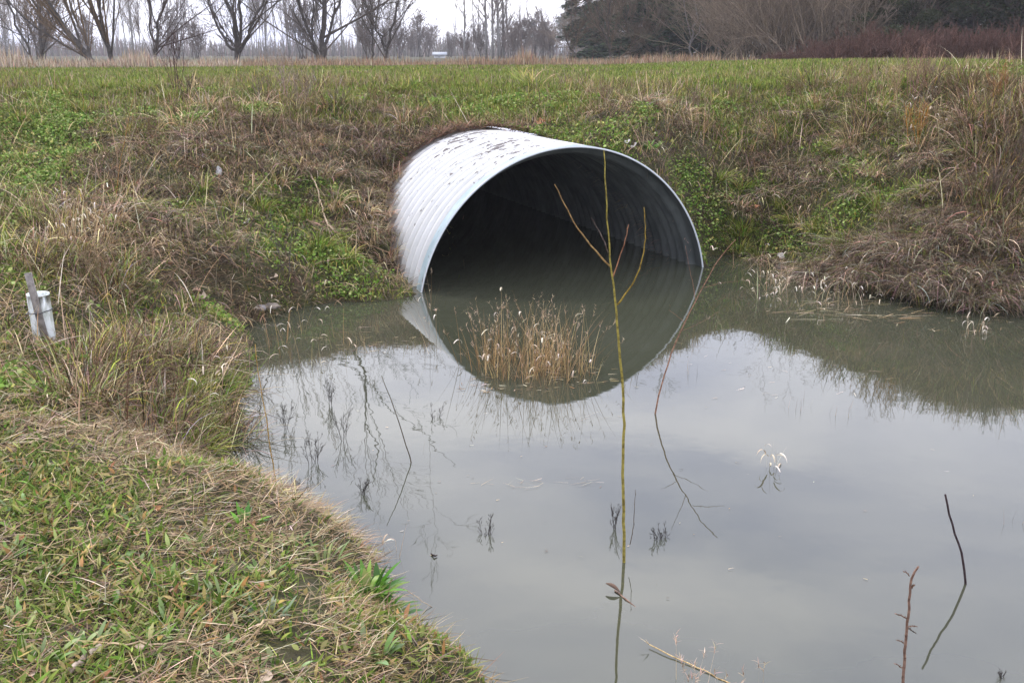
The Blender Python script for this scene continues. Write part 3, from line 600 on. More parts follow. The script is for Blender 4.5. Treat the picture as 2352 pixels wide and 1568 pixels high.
lf = [leafy('evergreen_tree', 10, 6.5, 26000, [(.03, .045, .018), (.05, .06, .025), (.06, .06, .03)]) for _ in range(2)]
used = set()
for k, (px, d, sc, lab) in enumerate([(1990, 47, .85, 'dark leafy tree over the left end of the red thicket'), (2090, 44, .95, 'dark leafy tree behind the middle of the red thicket'), (2190, 46, 1.05, 'dark leafy tree with the mossy arching branches behind the red thicket'), (2290, 42, .95, 'very dark dense tree near the upper right corner'), (2380, 40, 1.1, 'dark dense tree cut by the right edge of the photo'), (2480, 44, 1.1, 'dark tree past the one at the right edge'), (1930, 58, .9, 'dark leafy tree set back behind the grey bushes'), (2140, 58, 1.1, 'dark leafy tree filling the gap farther back behind the red thicket'), (2040, 39, .38, 'small olive bush on the thicket front, left of the very dark tree'), (2260, 60, 1.15, 'dark leafy tree set back in the upper right corner')]):
    j = k % 2; o = lf[j] if j not in used else copy_tree(lf[j]); used.add(j); x = (px - CX) / F * d; o.location = (x, d, gz1(x, d) - .1); o.rotation_euler = (0, 0, rng.uniform(0, 6)); o.scale = (sc * 1.1, sc * 1.1, sc); tag(o, lab, 'tree')

# the two far buildings
def shed(px, py, wpx, hpx, d, lab, name, wall, roof):
    u = d / F; x = (px - CX) * u; zb = H + (YH - py) * u; w2 = wpx * u / 2; h = hpx * u; dp = w2 * 1.2
    root = empty(name, (x, d, zb - .4)); tag(root, lab, 'shed')
    def box(nm, x0, x1, y0, y1, z0, z1, mat, par=root):
        V = [[a, b_, c] for c in (z0, z1) for b_ in (y0, y1) for a in (x0, x1)]; return mesh(nm, V, [[[0, 2, 3, 1], [4, 5, 7, 6], [0, 1, 5, 4], [2, 6, 7, 3], [0, 4, 6, 2], [1, 3, 7, 5]]], mat, par)
    box('wall', -w2, w2, 0, dp, 0, .4 + h * .55, wall); box('door', -w2 * .3, w2 * .1, -.05, 0, 0, .35 + h * .4, roof)
    e = .25; z0 = .4 + h * .55; V = [[-w2 - e, -e, z0], [w2 + e, -e, z0], [w2 + e, dp / 2, z0 + h * .6], [-w2 - e, dp / 2, z0 + h * .6], [-w2 - e, dp + e, z0], [w2 + e, dp + e, z0]]
    V += [[a, b_, c + .12] for a, b_, c in V]; mesh('roof', V, [[[0, 3, 2, 1], [3, 4, 5, 2], [6, 7, 8, 9], [9, 8, 11, 10], [0, 1, 7, 6], [4, 10, 11, 5], [0, 6, 9, 3], [3, 9, 10, 4], [1, 2, 8, 7], [2, 5, 11, 8]]], roof, root)
mW, t, b, o = newmat('white_paint'); b.inputs['Base Color'].default_value = (.8, .82, .86, 1); mG, t, b, o = newmat('grey_paint'); b.inputs['Base Color'].default_value = (.35, .38, .42, 1)
shed(1284, 118, 34, 17, 190, 'far white-roofed shed at the foot of the wooded hill', 'shed', mG, mW)
shed(1016, 132, 24, 9, 140, 'tiny pale flat shed beyond the reeds in the sky gap', 'shed', mW, mG)

# ------------------------------------------------------------------ ground cover
def onscreen(p, m=160):
    x, y = proj(p); return (x > -m) & (x < 2352 + m) & (y > -m) & (y < 1568 + m)
def scatter(n, xr, yr, w_=None, zmin=.015, pw=0.0):
    x = rng.uniform(*xr, n); u = rng.random(n)
    if pw: y = yr[0] * (yr[1] / yr[0]) ** u; x = x * (y / yr[1])
    else: y = yr[0] + (yr[1] - yr[0]) * u
    p = np.stack([x, y, gz(x, y)], 1); k = (p[:, 2] > zmin) & onscreen(p) & ~near_pipe(p); sa, sb_ = proj(p); k &= rng.random(len(p)) > blobs(sa, sb_, SOIL) + np.where(sb_ > 900, 1.6 * np.clip(fnoise(p[:, 0], p[:, 1], 4.2, 3, 61) - .6, 0, .5), 0)
    p = p[k]; a, b_ = proj(p)
    if w_ is not None: q = rng.random(len(p)) < w_(a, b_, p); p = p[q]; a = a[q]; b_ = b_[q]
    return p, a, b_
def blobs(px, py, L_):
    r = np.zeros(len(px))
    for x, y, rx, ry, w_ in L_: r += w_ * np.exp(-(((px - x) / rx) ** 2 + ((py - y) / ry) ** 2))
    return r
BROWN = [(430, 400, 190, 70, .8), (680, 300, 170, 60, .8), (820, 420, 90, 110, .8), (480, 630, 220, 55, 1.1), (330, 560, 130, 40, .6), (1400, 240, 80, 60, .5), (1560, 285, 90, 50, .7), (1760, 320, 80, 60, .8), (1840, 420, 90, 60, .7), (2110, 600, 280, 70, .9), (2280, 330, 160, 190, .9), (1090, 225, 70, 25, .7), (1180, 260, 50, 25, .5),
         (300, 920, 190, 110, .6), (250, 1000, 150, 60, .6), (640, 1180, 170, 60, .9), (700, 1330, 150, 110, .8), (560, 1420, 260, 120, .35), (760, 1520, 130, 60, .5), (100, 970, 130, 60, .6), (960, 300, 80, 60, .6), (880, 560, 50, 90, .8), (1980, 200, 140, 60, .5), (170, 560, 150, 100, .5), (1700, 500, 60, 40, .3), (350, 1050, 160, 60, .6)]
GREEN = [(80, 250, 200, 90, .6), (60, 420, 110, 90, .6), (640, 570, 130, 60, .4), (810, 640, 90, 50, .5), (700, 470, 110, 60, .6), (1580, 420, 50, 60, .9), (1630, 520, 60, 50, 1.), (1730, 440, 80, 50, .7), (1680, 560, 70, 35, .8), (1830, 560, 130, 50, .8), (1130, 250, 110, 40, 1.0), (1330, 180, 900, 45, .9), (1650, 250, 80, 50, .5), (2030, 500, 120, 50, .5), (100, 1250, 220, 200, .5), (300, 1480, 350, 130, .5), (480, 1330, 220, 90, .4), (60, 900, 90, 60, .7), (600, 260, 60, 30, .4), (200, 1150, 150, 60, .3), (1000, 180, 300, 30, .5)]
SOIL = [(700, 1350, 60, 25, .9), (650, 1510, 80, 30, .9), (560, 1310, 60, 22, .9), (700, 1400, 50, 22, .8), (420, 1300, 60, 18, .6), (240, 1330, 70, 20, .5), (180, 1450, 60, 20, .5), (640, 1580, 60, 20, .8), (500, 650, 120, 24, .55), (560, 690, 80, 18, .6)]
def brownness(px, py, p):
    return np.clip(np.where(py > 900, .50, .46) + .8 * blobs(px, py, BROWN) - blobs(px, py, GREEN) * .8 + 1.7 * (fnoise(p[:, 0], p[:, 1], 2.6, 3, 5) - .5) + np.where(py > 900, 1.6, .5) * (fnoise(p[:, 0], p[:, 1], 7.5, 2, 15) - .5), 0, 1)
G_ = [(.10, .165, .022), (.17, .235, .035), (.27, .30, .07), (.055, .095, .014)]
OL = [(.34, .30, .08), (.19, .18, .045)]
ST = [(.55, .42, .25), (.42, .30, .17), (.28, .19, .11), (.70, .60, .43)]
DK = [(.14, .095, .058), (.23, .17, .115), (.05, .035, .022), (.35, .28, .20)]
def put(name, parts, mat, lab=None):
    V = []; Fq = []; C = []; n = 0
    for v, fs, c in parts: V.append(v); Fq += [f + n for f in fs]; C.append(c); n += len(v)
    o = mesh(name, np.concatenate(V), Fq, mat, None, np.concatenate(C)); return tag(o, lab, kind='stuff')
U = rng.uniform
# field
DE = lambda px: np.interp(px, [-300, 0, 600, 1176, 1600, 1900, 2352, 2700], [26, 27.5, 31, 34, 33, 28, 22, 20])
p, a, b_ = scatter(330000, (-24, 24), (11.5, 36), lambda a, b_, p: p[:, 1] < DE(a) + 1, pw=1, zmin=.6)
N = len(p); cl = fnoise(p[:, 0], p[:, 1], .9, 3, 20); h = U(.05, .12, N) * (.6 + 1.0 * cl); bw = rng.random(N) < .06 + 1.4 * np.clip(cl - .55, 0, 1)
c = pick(N, G_ + OL, [3, 4, 3, 1, 1, 1]); c[bw] = pick(bw.sum(), ST[:3] + DK, np.ones(7))
put('field_grass', [blades(p, h * .85, U(.006, .014, N) * np.clip(p[:, 1] / 14, 1, 2.2), U(0, 6.28, N), U(0, .6, N), U(.1, 1., N), c, 2)], M_leaf)
p, a, b_ = scatter(110000, (-9, 12), (11.3, 19), lambda a, b_, p: np.clip(3.6 * (fnoise(p[:, 0], p[:, 1], .8, 3, 71) - .44), 0, 1) * np.clip((16.5 - p[:, 1]) / 4, 0, 1) + .015, zmin=.8)
N = len(p); put('field_weeds', [blades(p, U(.08, .30, N), U(.004, .009, N), U(0, 6.28, N), U(.05, .8, N), U(0, 1.4, N), pick(N, DK + ST[1:3] + OL, [3, 3, 1, 2, 2, 2, 2, 2]), 3)], M_dry)
# banks: green grass
p, a, b_ = scatter(330000, (-6, 6.5), (4.2, 13.5), lambda a, b_, p: np.where(p[:, 1] < 5, .5, 1) * (.15 + .85 * (1 - brownness(a, b_, p))), zmin=.0)
N = len(p); cl = fnoise(p[:, 0], p[:, 1], 2.6, 3, 31); clump = fnoise(p[:, 0], p[:, 1], 7, 2, 77)
c = pick(N, G_ + OL, [3, 3, 2, 2, 2.5, 2]) * (.7 + .6 * cl)[:, None]
put('bank_grass', [blades(p, U(.03, .10, N) * (.4 + 1.2 * clump), U(.004, .0095, N), U(0, 6.28, N), U(.1, 1.0, N), U(.3, 1.5, N), c, 3, tipcol=c * 1.15)], M_leaf)
# banks: dead grass lying on and between
p, a, b_ = scatter(230000, (-6, 6.5), (4.0, 13.5), lambda a, b_, p: .06 + .94 * brownness(a, b_, p), zmin=-.005)
N = len(p); cl = fnoise(p[:, 0], p[:, 1], 1.8, 3, 44); p[:, 2] += U(0, .05, N)
yaw = -1.57 + rng.normal(0, 1.1, N) + 2.5 * (fnoise(p[:, 0], p[:, 1], 1.3, 2, 60) - .5)
c = pick(N, ST + DK, [1.3, 2.2, 2.6, .5, 3, 3, 2.4, 2.4]) * (.65 + .7 * cl)[:, None]
put('dead_bank_grass', [blades(p, U(.05, .24, N), U(.003, .008, N), yaw, U(.8, 1.65, N), U(.2, 1.4, N), c, 3)], M_dry)
# weed stalks standing in the brown patches
p, a, b_ = scatter(90000, (-6, 6.5), (4.4, 13.8), lambda a, b_, p: np.clip(brownness(a, b_, p) * 1.6 - .8, 0, 1) * .3, zmin=.02)
N = len(p); c = pick(N, DK + ST[:3], [3, 3, 2, 3, .7, 1.4, 2])
hh = U(.10, .34, N) * (.5 + 1.0 * fnoise(p[:, 0], p[:, 1], 1.1, 2, 90))
put('weed_stalks', [blades(p, hh, U(.003, .008, N), U(0, 6.28, N), U(.05, .9, N), U(0, 1.3, N), c, 4)], M_dry)
PATH = [(350, 560, 70, 24, 1.), (440, 620, 100, 28, 1.), (540, 670, 110, 26, 1.), (600, 712, 80, 18, 1.), (250, 520, 60, 18, .6)]
p, a, b_ = scatter(130000, (-5, -.8), (5.5, 9.5), lambda a, b_, p: np.clip(blobs(a, b_, PATH), 0, 1), zmin=.005)
N = len(p); p[:, 2] += U(0, .015, N)
put('trampled_litter', [blades(p, U(.03, .13, N), U(.003, .007, N), U(0, 6.28, N), U(1.3, 1.7, N), U(-.1, .3, N), pick(N, [(.30, .20, .12), (.22, .14, .085), (.42, .31, .2), (.14, .09, .06)], [3, 3, 1.5, 1.5]), 2)], M_dry)
p, a, b_ = scatter(5200, (-6, 6.5), (5.0, 12.0), lambda a, b_, p: .25 + .75 * brownness(a, b_, p), zmin=.02)
N = len(p); p[:, 2] += U(0, .05, N)
put('scattered_stalks', [blades(p, U(.15, .6, N), U(.0035, .0065, N), U(0, 6.28, N), U(.4, 1.6, N), U(-.2, .9, N), pick(N, ST + [(.17, .12, .08)], [3, 3, 1.5, 2, 2.4]), 5)], M_dry)
# small round leaves
def discs(pos, r, col, tilt=.7):
    N = len(pos); k = 6; ang = np.arange(k) * 2 * np.pi / k; nrm = norm(np.stack([rng.normal(0, tilt, N), rng.normal(0, tilt, N) - .25, np.ones(N)], 1)); u = norm(np.cross(nrm, rng.normal(size=(N, 3)))); v = np.cross(nrm, u)
    el = U(.7, 1.2, (N, 1, 1)); V = pos[:, None] + r[:, None, None] * (np.cos(ang)[None, :, None] * u[:, None] + el * np.sin(ang)[None, :, None] * v[:, None])
    V[:, ::3] += nrm[:, None] * (r * .3)[:, None, None]
    return V.reshape(-1, 3), [np.arange(N * k).reshape(N, k)], np.repeat(np.broadcast_to(col, (N, 3)), k, 0)
p, a, b_ = scatter(520000, (-6, 6.5), (4.4, 12.8), lambda a, b_, p: np.clip((1 - brownness(a, b_, p)) * 1.5 - .62, 0, 1) * np.clip(2.2 * fnoise(p[:, 0], p[:, 1], 3.1, 2, 12) - .55, 0, 1), zmin=.0)
N = len(p); p[:, 2] += U(.01, .07, N); c = pick(N, [(.10, .175, .025), (.17, .25, .05), (.28, .33, .11), (.35, .32, .10)], [3, 3, 2, .6])
put('ground_leaves', [discs(p, U(.007, .016, N), c)], M_leaf)
# foreground
FX = (-4.2, 1.2); FY = (1.7, 5.4)
fgm = lambda a, b_, p: np.where((b_ > 900) | (a < 260), 1., .15)
p, a, b_ = scatter(76000, FX, FY, lambda a, b_, p: fgm(a, b_, p) * (.12 + .88 * (1 - brownness(a, b_, p))), zmin=.0)
N = len(p); c = .88 * pick(N, [(.12, .185, .028), (.18, .25, .05), (.07, .12, .016), (.32, .32, .12), (.38, .30, .11), (.33, .18, .07)], [3, 3, 2, 2.4, 1.8, .8], .25); p[:, 2] += U(0, .025, N)
put('meadow_leaves', [blades(p, U(.016, .062, N), U(.006, .016, N), U(0, 6.28, N), U(.5, 1.5, N), U(-.1, .7, N), c, 4, [.25, .9, 1, .6, .05], twist=U(-.5, .5, N))], M_leaf)
p, a, b_ = scatter(110000, FX, FY, lambda a, b_, p: fgm(a, b_, p) * (.25 + .5 * (1 - brownness(a, b_, p))), zmin=.0)
N = len(p); c = pick(N, G_ + OL + ST[:2], [3, 3, 3, 1, 2, 2, .7, .7])
put('meadow_grass', [blades(p, U(.03, .10, N), U(.0018, .0042, N), U(0, 6.28, N), U(.3, 1.5, N), U(.1, 1., N), c, 3)], M_leaf)
p, a, b_ = scatter(120000, FX, FY, lambda a, b_, p: fgm(a, b_, p) * (.22 + .78 * brownness(a, b_, p)), zmin=-.01)
N = len(p); p[:, 2] += U(0.004, .035, N); c = .88 * pick(N, ST + DK, [3, 3.4, 3, 1.2, 1.4, 1.8, 1.4, 2]); yaw = .2 + rng.normal(0, .9, N) + 3.14 * (rng.random(N) < .4)
put('mown_straw', [blades(p, U(.03, .15, N), U(.0014, .0036, N), yaw, U(1.15, 1.7, N), U(-.25, .45, N), c, 3, twist=U(-.6, .6, N))], M_dry)
# reeds along the far edge of the field
DE = lambda px: np.interp(px, [-300, 0, 600, 1176, 1600, 1900, 2352, 2700], [26, 27.5, 31, 34, 33, 28, 22, 20])
N = 34000; y = U(0, 10, N) ; x = U(-.62, .62, N); y = DE(CX + F * x) + y * rng.random(N) ** .6; x = x * y; p = np.stack([x, y, gz(x, y)], 1); a, b_ = proj(p)
tall = .08 + .85 * fnoise(x, y, .45, 3, 8) ** 2 ; c = np.where((a < 560)[:, None] & (rng.random(N) < .6)[:, None], pick(N, [(.40, .32, .24), (.5, .42, .31)], [1, 1]), pick(N, [(.28, .18, .11), (.36, .25, .15), (.24, .18, .13), (.45, .36, .25)], [2, 2, 2, 1]))
k = rng.random(N) < np.where(a > 1650, .25, 1); p = p[k]; c = c[k]; tall = tall[k] * (1 + 1.6 * np.exp(-((a[k] - 1205) / 22) ** 2) + 1.1 * np.exp(-((a[k] - 320) / 45) ** 2) + .5 * (a[k] < 60)); N = len(p)
put('reed_belt', [blades(p, U(.25, 1.1, N) * tall * .75, U(.012, .03, N), U(0, 6.28, N), U(0, .35, N), U(0, .6, N), c, 2)], M_dry)
N = 9000; y = U(170, 260, N); x = U(-.56, .08, N) * y; p = np.stack([x, y, gz(x, y)], 1)
put('distant_woods', [blades(p, U(1.2, 4.5, N) * (.3 + 1.1 * fnoise(x, y, .04, 2)), U(.08, .22, N), U(0, 6.28, N), U(0, .5, N), U(0, .4, N), pick(N, [(.16, .14, .13), (.21, .18, .16)], [1, 1]), 2)], M_dry)
#==PART3==
# ------------------------------------------------------------------ tussocks on the banks
def ground_at(px, py, lo=1.8, hi=40):
    r = ray(px, py); d = np.concatenate([np.arange(lo, 15, .02), np.arange(15, hi, .2)]); t = d / r[1]; z = H + r[2] * t; g = gz(r[0] * t, d)
    k = np.nonzero(z <= np.maximum(g, 0))[0]; k = k[0] if len(k) else len(d) - 1
    return np.array([r[0] * t[k], d[k], max(g[k], 0)])
def tussock(name, n, R0, L_, cols, pr, wd, lean=(.1, .9), droop=(.9, 2.2), seg=5, mat=None, jit=.22):
    a = U(0, 6.28, n); r = R0 * np.sqrt(rng.random(n)); p = np.stack([r * np.cos(a), r * np.sin(a), -.02 + 0 * r], 1); c = pick(n, cols, pr, jit)
    V, fs, cc = blades(p, U(L_[0], L_[1], n), U(wd[0], wd[1], n), a + rng.normal(0, .7, n), U(*lean, n), U(*droop, n), c, seg, tipcol=c * 1.2, twist=U(-.4, .4, n))
    return mesh(name, V, fs, mat or M_dry, None, cc)
def mat_mound(name, n, R0, L_, cols, pr, wd):
    a = U(0, 6.28, n); r = np.sqrt(rng.random(n)); p = np.stack([R0 * r * np.cos(a) * 1.25, R0 * r * np.sin(a), R0 * .3 * (1 - r ** 2) + U(-.02, .03, n)], 1)
    V, fs, cc = blades(p, U(L_[0], L_[1], n), U(wd[0], wd[1], n), -1.57 + rng.normal(0, .75, n) + .9 * np.cos(a) * r, U(.7, 1.5, n), U(.2, 1.5, n), pick(n, cols, pr, .4), 5, twist=U(-.5, .5, n))
    return mesh(name, V, fs, M_dry, None, cc)
MD = [(.27, .20, .14), (.15, .108, .075), (.40, .32, .23), (.055, .04, .027), (.60, .47, .32), (.24, .26, .06)]
mats = None
mounds = [mat_mound('dead_grass_tussock', 360, .24, (.12, .36), MD, [4, 3, 3, 2, .8, 1], (.003, .007)) for _ in range(6)]
straws = [tussock('straw_tussock', 150, .14, (.12, .36), ST + DK[3:], [3, 3, 2, 1.4, 1.5], (.003, .009), (.1, 1.1), (.6, 2.4), jit=.35) for _ in range(3)]
greens = [tussock('green_grass_tuft', 150, .09, (.12, .34), G_ + OL + ST[1:2], [2, 3, 3, 1, 2, 1, .5], (.004, .010), (.1, .9), (.5, 1.9), mat=M_leaf, jit=.3) for _ in range(3)]
whips = [tussock('brown_weed_clump', 190, .22, (.14, .5), DK + ST[:3] + OL + G_[:2], [4, 4, 4, 2.5, .8, 1.2, 1.6, 1.4, 1.4, 1, 1], (.003, .008), (.0, 1.2), (.1, 2.0), jit=.45) for _ in range(3)]
_used = set()
def stand(pool, px, py, sc, lab, grp, cat):
    g = ground_at(px, py)
    if near_pipe(g[None], .02)[0]: return
    if pool is not greens and float(blobs(np.array([px]), np.array([py]), PATH + [(640, 590, 110, 40, 1.), (800, 640, 90, 40, 1.), (1590, 430, 50, 60, 1.), (1650, 540, 60, 40, 1.)])[0]) > .45: return
    j = rng.integers(len(pool)); o = pool[j]
    if o.name in _used: o = o.copy(); S.collection.objects.link(o)
    _used.add(o.name); o.location = g - [0, 0, .01]; o.rotation_euler = (U(-.15, .25), U(-.15, .15), U(-.7, .7) if pool is mounds else U(-1.1, 1.1) if pool is mats else U(0, 6.28)); o.scale = (sc * U(.85, 1.2), sc * U(.85, 1.2), sc * U(.8, 1.1)); tag(o, lab, cat, grp)
def sow(n, box, test): 
    out = []
    while len(out) < n:
        px = U(box[0], box[2]); py = U(box[1], box[3])
        if test(px, py): out.append((px, py))
    return out
bb = lambda px, py: float(.4 + blobs(np.array([px]), np.array([py]), BROWN)[0] - .8 * blobs(np.array([px]), np.array([py]), GREEN)[0])
land = lambda px, py: (py < 690 if px > 2130 else py < 600 + (px - 1640) * .17) if px > 1620 else (py < 300 if px > 930 else (py < 660 or px < 560))
for px, py in sow(64, (150, 215, 930, 560), lambda x, y: land(x, y) and rng.random() < bb(x, y)): stand(mounds, px, py, U(.4, .95), 'drooping grey-brown dead grass tussock on the left bank', 'dead grass tussocks on the left bank', 'grass tussock')
for px, py in sow(66, (1320, 215, 2420, 690), lambda x, y: land(x, y) and (x > 1640 or y < 320) and rng.random() < bb(x, y)): stand(mounds, px, py, U(.4, .9), 'drooping grey-brown dead grass tussock on the right bank', 'dead grass tussocks on the right bank', 'grass tussock')
for px, py in [(700, 340), (740, 400), (690, 390), (850, 440), (880, 500), (830, 480), (640, 420), (760, 470), (930, 290), (960, 270), (420, 290), (600, 250), (530, 330), (470, 250), (180, 520), (240, 500), (130, 560), (210, 580), (60, 580), (380, 240), (890, 600), (860, 560), (900, 400), (300, 430), (560, 440)]:
    stand(straws, px + U(-10, 10), py + U(-8, 8), U(.7, 1.15), 'pale straw tussock arching over on the left bank', 'pale straw tussocks on the left bank', 'grass tussock')
for px, py in [(1760, 300), (1730, 290), (1960, 330), (2000, 400), (1880, 230), (2050, 240), (2110, 330), (1850, 520), (1690, 470), (2050, 520), (2180, 590), (1990, 560), (2300, 600), (2250, 250), (1560, 270), (1500, 240), (1920, 190), (2080, 180), (2140, 200), (1930, 610), (2080, 640), (2230, 640)]:
    stand(straws, px + U(-10, 10), py + U(-8, 8), U(.6, 1.0), 'pale straw tussock arching over on the right bank', 'pale straw tussocks on the right bank', 'grass tussock')
for px, py in sow(34, (0, 190, 900, 640), lambda x, y: land(x, y) and rng.random() > bb(x, y) * .9): stand(greens, px, py, U(.6, 1.15), 'green grass tuft on the left bank', 'green grass tufts on the left bank', 'grass tuft')
for px, py in sow(34, (1150, 180, 2350, 600), lambda x, y: land(x, y) and (x > 1640 or y < 290) and rng.random() > bb(x, y) * .9): stand(greens, px, py, U(.6, 1.15), 'green grass tuft on the right bank', 'green grass tufts on the right bank', 'grass tuft')
for px, py in [(935, 205), (955, 200), (920, 212), (990, 195), (1200, 190), (1230, 200)]: stand(greens, px, py, U(.9, 1.3), 'bright upright grass tuft at the field rim above the pipe', 'bright tufts at the field rim above the pipe', 'grass tuft')
for px, py in sow(46, (150, 780, 520, 1040), lambda x, y: y > 760 + abs(x - 300) * .2 and (y < 900 + x * .4) and not (x < 330 and y > 960)): stand(whips, px, py, U(.5, .85), 'dense brown weed clump in the hollow beside the left water edge', 'brown weed clumps in the hollow beside the water', 'weed clump')
for px, py in sow(26, (0, 470, 300, 760), lambda x, y: not (30 < x < 170 and y > 640)): stand(whips, px, py, U(.5, .9), 'brown weed clump around the white tree tube on the left', 'brown weed clumps near the white tube', 'weed clump')
for px, py in sow(80, (2110, 190, 2420, 600), lambda x, y: x > 2260 - (y - 190) * .15): stand(whips, px, py, U(.6, 1.1), 'tall brown weed clump on the bank at the right edge', 'brown weed clumps at the right edge', 'weed clump')
mats = [mat_mound('dead_grass_tussock', 620, .3, (.12, .42), MD + [(.45, .4, .35)], [4, 3, 3, 2.4, .6, 1, 1], (.0018, .0045)) for _ in range(4)]
for px, py in sow(42, (1880, 520, 2400, 700), lambda x, y: land(x, y) and y > 520 + max(0, 2100 - x) * .35): stand(mats, px, py, U(.6, 1.1), 'matted grey dead grass hanging to the water on the right', 'matted dead grass hanging over the right shore', 'grass tussock')
for px, py in sow(34, (1780, 185, 2400, 330), lambda x, y: True): stand(whips, px, py, U(.5, 1.1), 'tall brown weed clump on the crest in front of the red thicket', 'weed clumps on the right crest', 'weed clump')
for px, py in sow(22, (1990, 400, 2400, 540), lambda x, y: x > 2400 - (y - 300) * 1.7): stand(mats, px, py, U(.4, .8), 'grey dead grass tussock higher on the right bank above the matted shore grass', 'dead grass above the matted right shore', 'grass tussock')
for px, py in sow(26, (430, 170, 880, 260), lambda x, y: True): stand(whips, px, py, U(.5, .95), 'thin brown weed clump along the crest of the left bank', 'weed clumps on the left crest', 'weed clump')
for px, py in sow(10, (400, 880, 520, 1060), lambda x, y: True): stand(greens, px, py, U(.6, .9), 'green grass tuft hanging over the left water edge', 'green tufts over the left water edge', 'grass tuft')

# dead grass collar round the pipe where it enters the bank
n = 4600; th = U(-1.62, 1.5, n); s0 = np.interp(th, S_TH, S_EM); s1 = s0 + np.abs(rng.normal(0, .2, n)) - .06
p = pipe_pt(s1, th, RAD + .01 + U(0, .06, n)); c = pick(n, [(.38, .22, .15), (.28, .18, .13), (.45, .32, .22), (.16, .11, .08)], [3, 3, 2, 2])
tgt = np.arctan2(PU[1], PU[0]); yaw = tgt + np.where(rng.random(n) < .5, 0, np.pi) + rng.normal(0, .5, n)
put('straw_collar', [blades(p, U(.08, .24, n), U(.005, .010, n), yaw, U(.9, 1.6, n), U(0, .8, n), c, 3)], M_dry)

# ------------------------------------------------------------------ stems and sticks
def on_plane(base, pts, b):
    """pixel points -> points on the upright plane through base that leans away by b"""
    out = []
    for px, py in pts:
        r = ray(px, py); t = (base[1] - b * base[2] + b * H) / (r[1] - b * r[2]); out.append([r[0] * t, r[1] * t, H + r[2] * t])
    return np.array(out)
def sticks(name, lab, cat, basepx, main, rmm, col, branches=(), b=0.0, group=None, tipcol=None, knots=0, z0=0.0, n=18, pn='branch', mat=None, under=.35):
    base = P(*basepx, z0) if z0 is not None else ground_at(*basepx)
    o0 = base * [1, 1, 1]; M = on_plane(base, main, b); dirv = norm(M[0] - M[1]); 
    if under: M = np.vstack([M[0] + dirv * under * (1 if z0 == 0 else .2), M])
    root = empty(name, o0); tag(root, lab, cat, group)
    mb = MB(); mb_p = line(mb, M - o0, np.linspace(rmm[0], rmm[1], len(M)) / 1000, 8, n, col, wob=.0015)
    for k in range(knots):
        i = rng.integers(2, len(mb_p) - 1); q = mb_p[i]; dd = norm(np.array([U(-1, 1), U(-1, .3), .8])); line(mb, [q, q + dd * rmm[0] / 1000 * 2.2], [rmm[0] / 1400, rmm[0] / 2600], 5, None, np.array(col) * .8)
    mb.build('stem', mat or M_twig, root, smooth=True)
    for pts, r0, r1, cb in branches:
        q = on_plane(base, pts, b); k = len(q); q[1:, 1] += np.linspace(0, 1, k)[1:] * U(-.4, .4) * np.linalg.norm(q[-1] - q[0])
        bm_ = MB(); pp = line(bm_, q - o0, np.linspace(r0, r1, k) / 1000, 6, max(8, 3 * k), cb or col, wob=.001)
        for m_ in range(2, len(pp) - 1, 2): line(bm_, [pp[m_], pp[m_] + norm(np.array([U(-1, 1), -.3, 1.2])) * .007], [.0018, .0006], 4, None, np.array(cb or col) * .7)
        bm_.build(pn, mat or M_twig, root, smooth=True)
    return root
YE = (.30, .22, .045)
sticks('willow_sapling', 'tall yellow-green forked sapling standing in the water in front of the pipe mouth', 'sapling', (1433, 1290),
 [(1434, 1290), (1433, 1180), (1431, 1050), (1433, 940), (1428, 860), (1420, 780), (1416, 700), (1410, 655), (1403, 610), (1398, 570), (1395, 500), (1390, 420), (1387, 345)], (7, 2.2), (.27, .235, .06),
 [([(1402, 612), (1370, 580), (1330, 530), (1300, 478), (1274, 425)], 4, 1.6, (.30, .20, .09)), ([(1418, 700), (1440, 668), (1458, 635), (1472, 590), (1478, 530), (1472, 468)], 3.5, 1.4, YE),
  ([(1407, 638), (1418, 600), (1432, 560), (1441, 512)], 3, 1.3, (.33, .17, .10)), ([(1397, 580), (1384, 545), (1370, 520), (1356, 497)], 2.6, 1.2, (.17, .14, .13)), ([(1447, 1250), (1458, 1210), (1460, 1175), (1463, 1138)], 1.8, .9, (.10, .08, .06))], b=.1, n=40)
sticks('leaning_twig', 'long reddish brown twig leaning right out of the water, right of the sapling', 'twig', (1505, 950),
 [(1505, 950), (1520, 880), (1545, 800), (1572, 740), (1610, 670), (1645, 600), (1690, 550)], (5.5, 2.2), (.24, .14, .10),
 [([(1572, 740), (1555, 725), (1536, 712)], 1.5, .8, None), ([(1598, 690), (1592, 650), (1583, 610), (1576, 566)], 1.8, .8, None), ([(1618, 660), (1660, 650), (1700, 648)], 1.4, .7, None), ([(1560, 762), (1600, 745), (1650, 712)], 1.4, .7, None)], b=.35, n=24)
sticks('leaning_twig', 'thin dark twig leaning left out of the open water, left of the sapling', 'twig', (945, 1062), [(945, 1062), (930, 1010), (908, 945), (890, 895), (876, 862)], (3.4, 1.6), (.09, .08, .06), b=.33, n=14)
sticks('dark_stick', 'bare dark bent stick standing in the water near the right edge', 'stick', (2218, 1340), [(2218, 1340), (2213, 1290), (2204, 1250), (2190, 1215), (2178, 1175), (2171, 1135)], (5, 4), (.055, .04, .045), b=0.0, n=18)
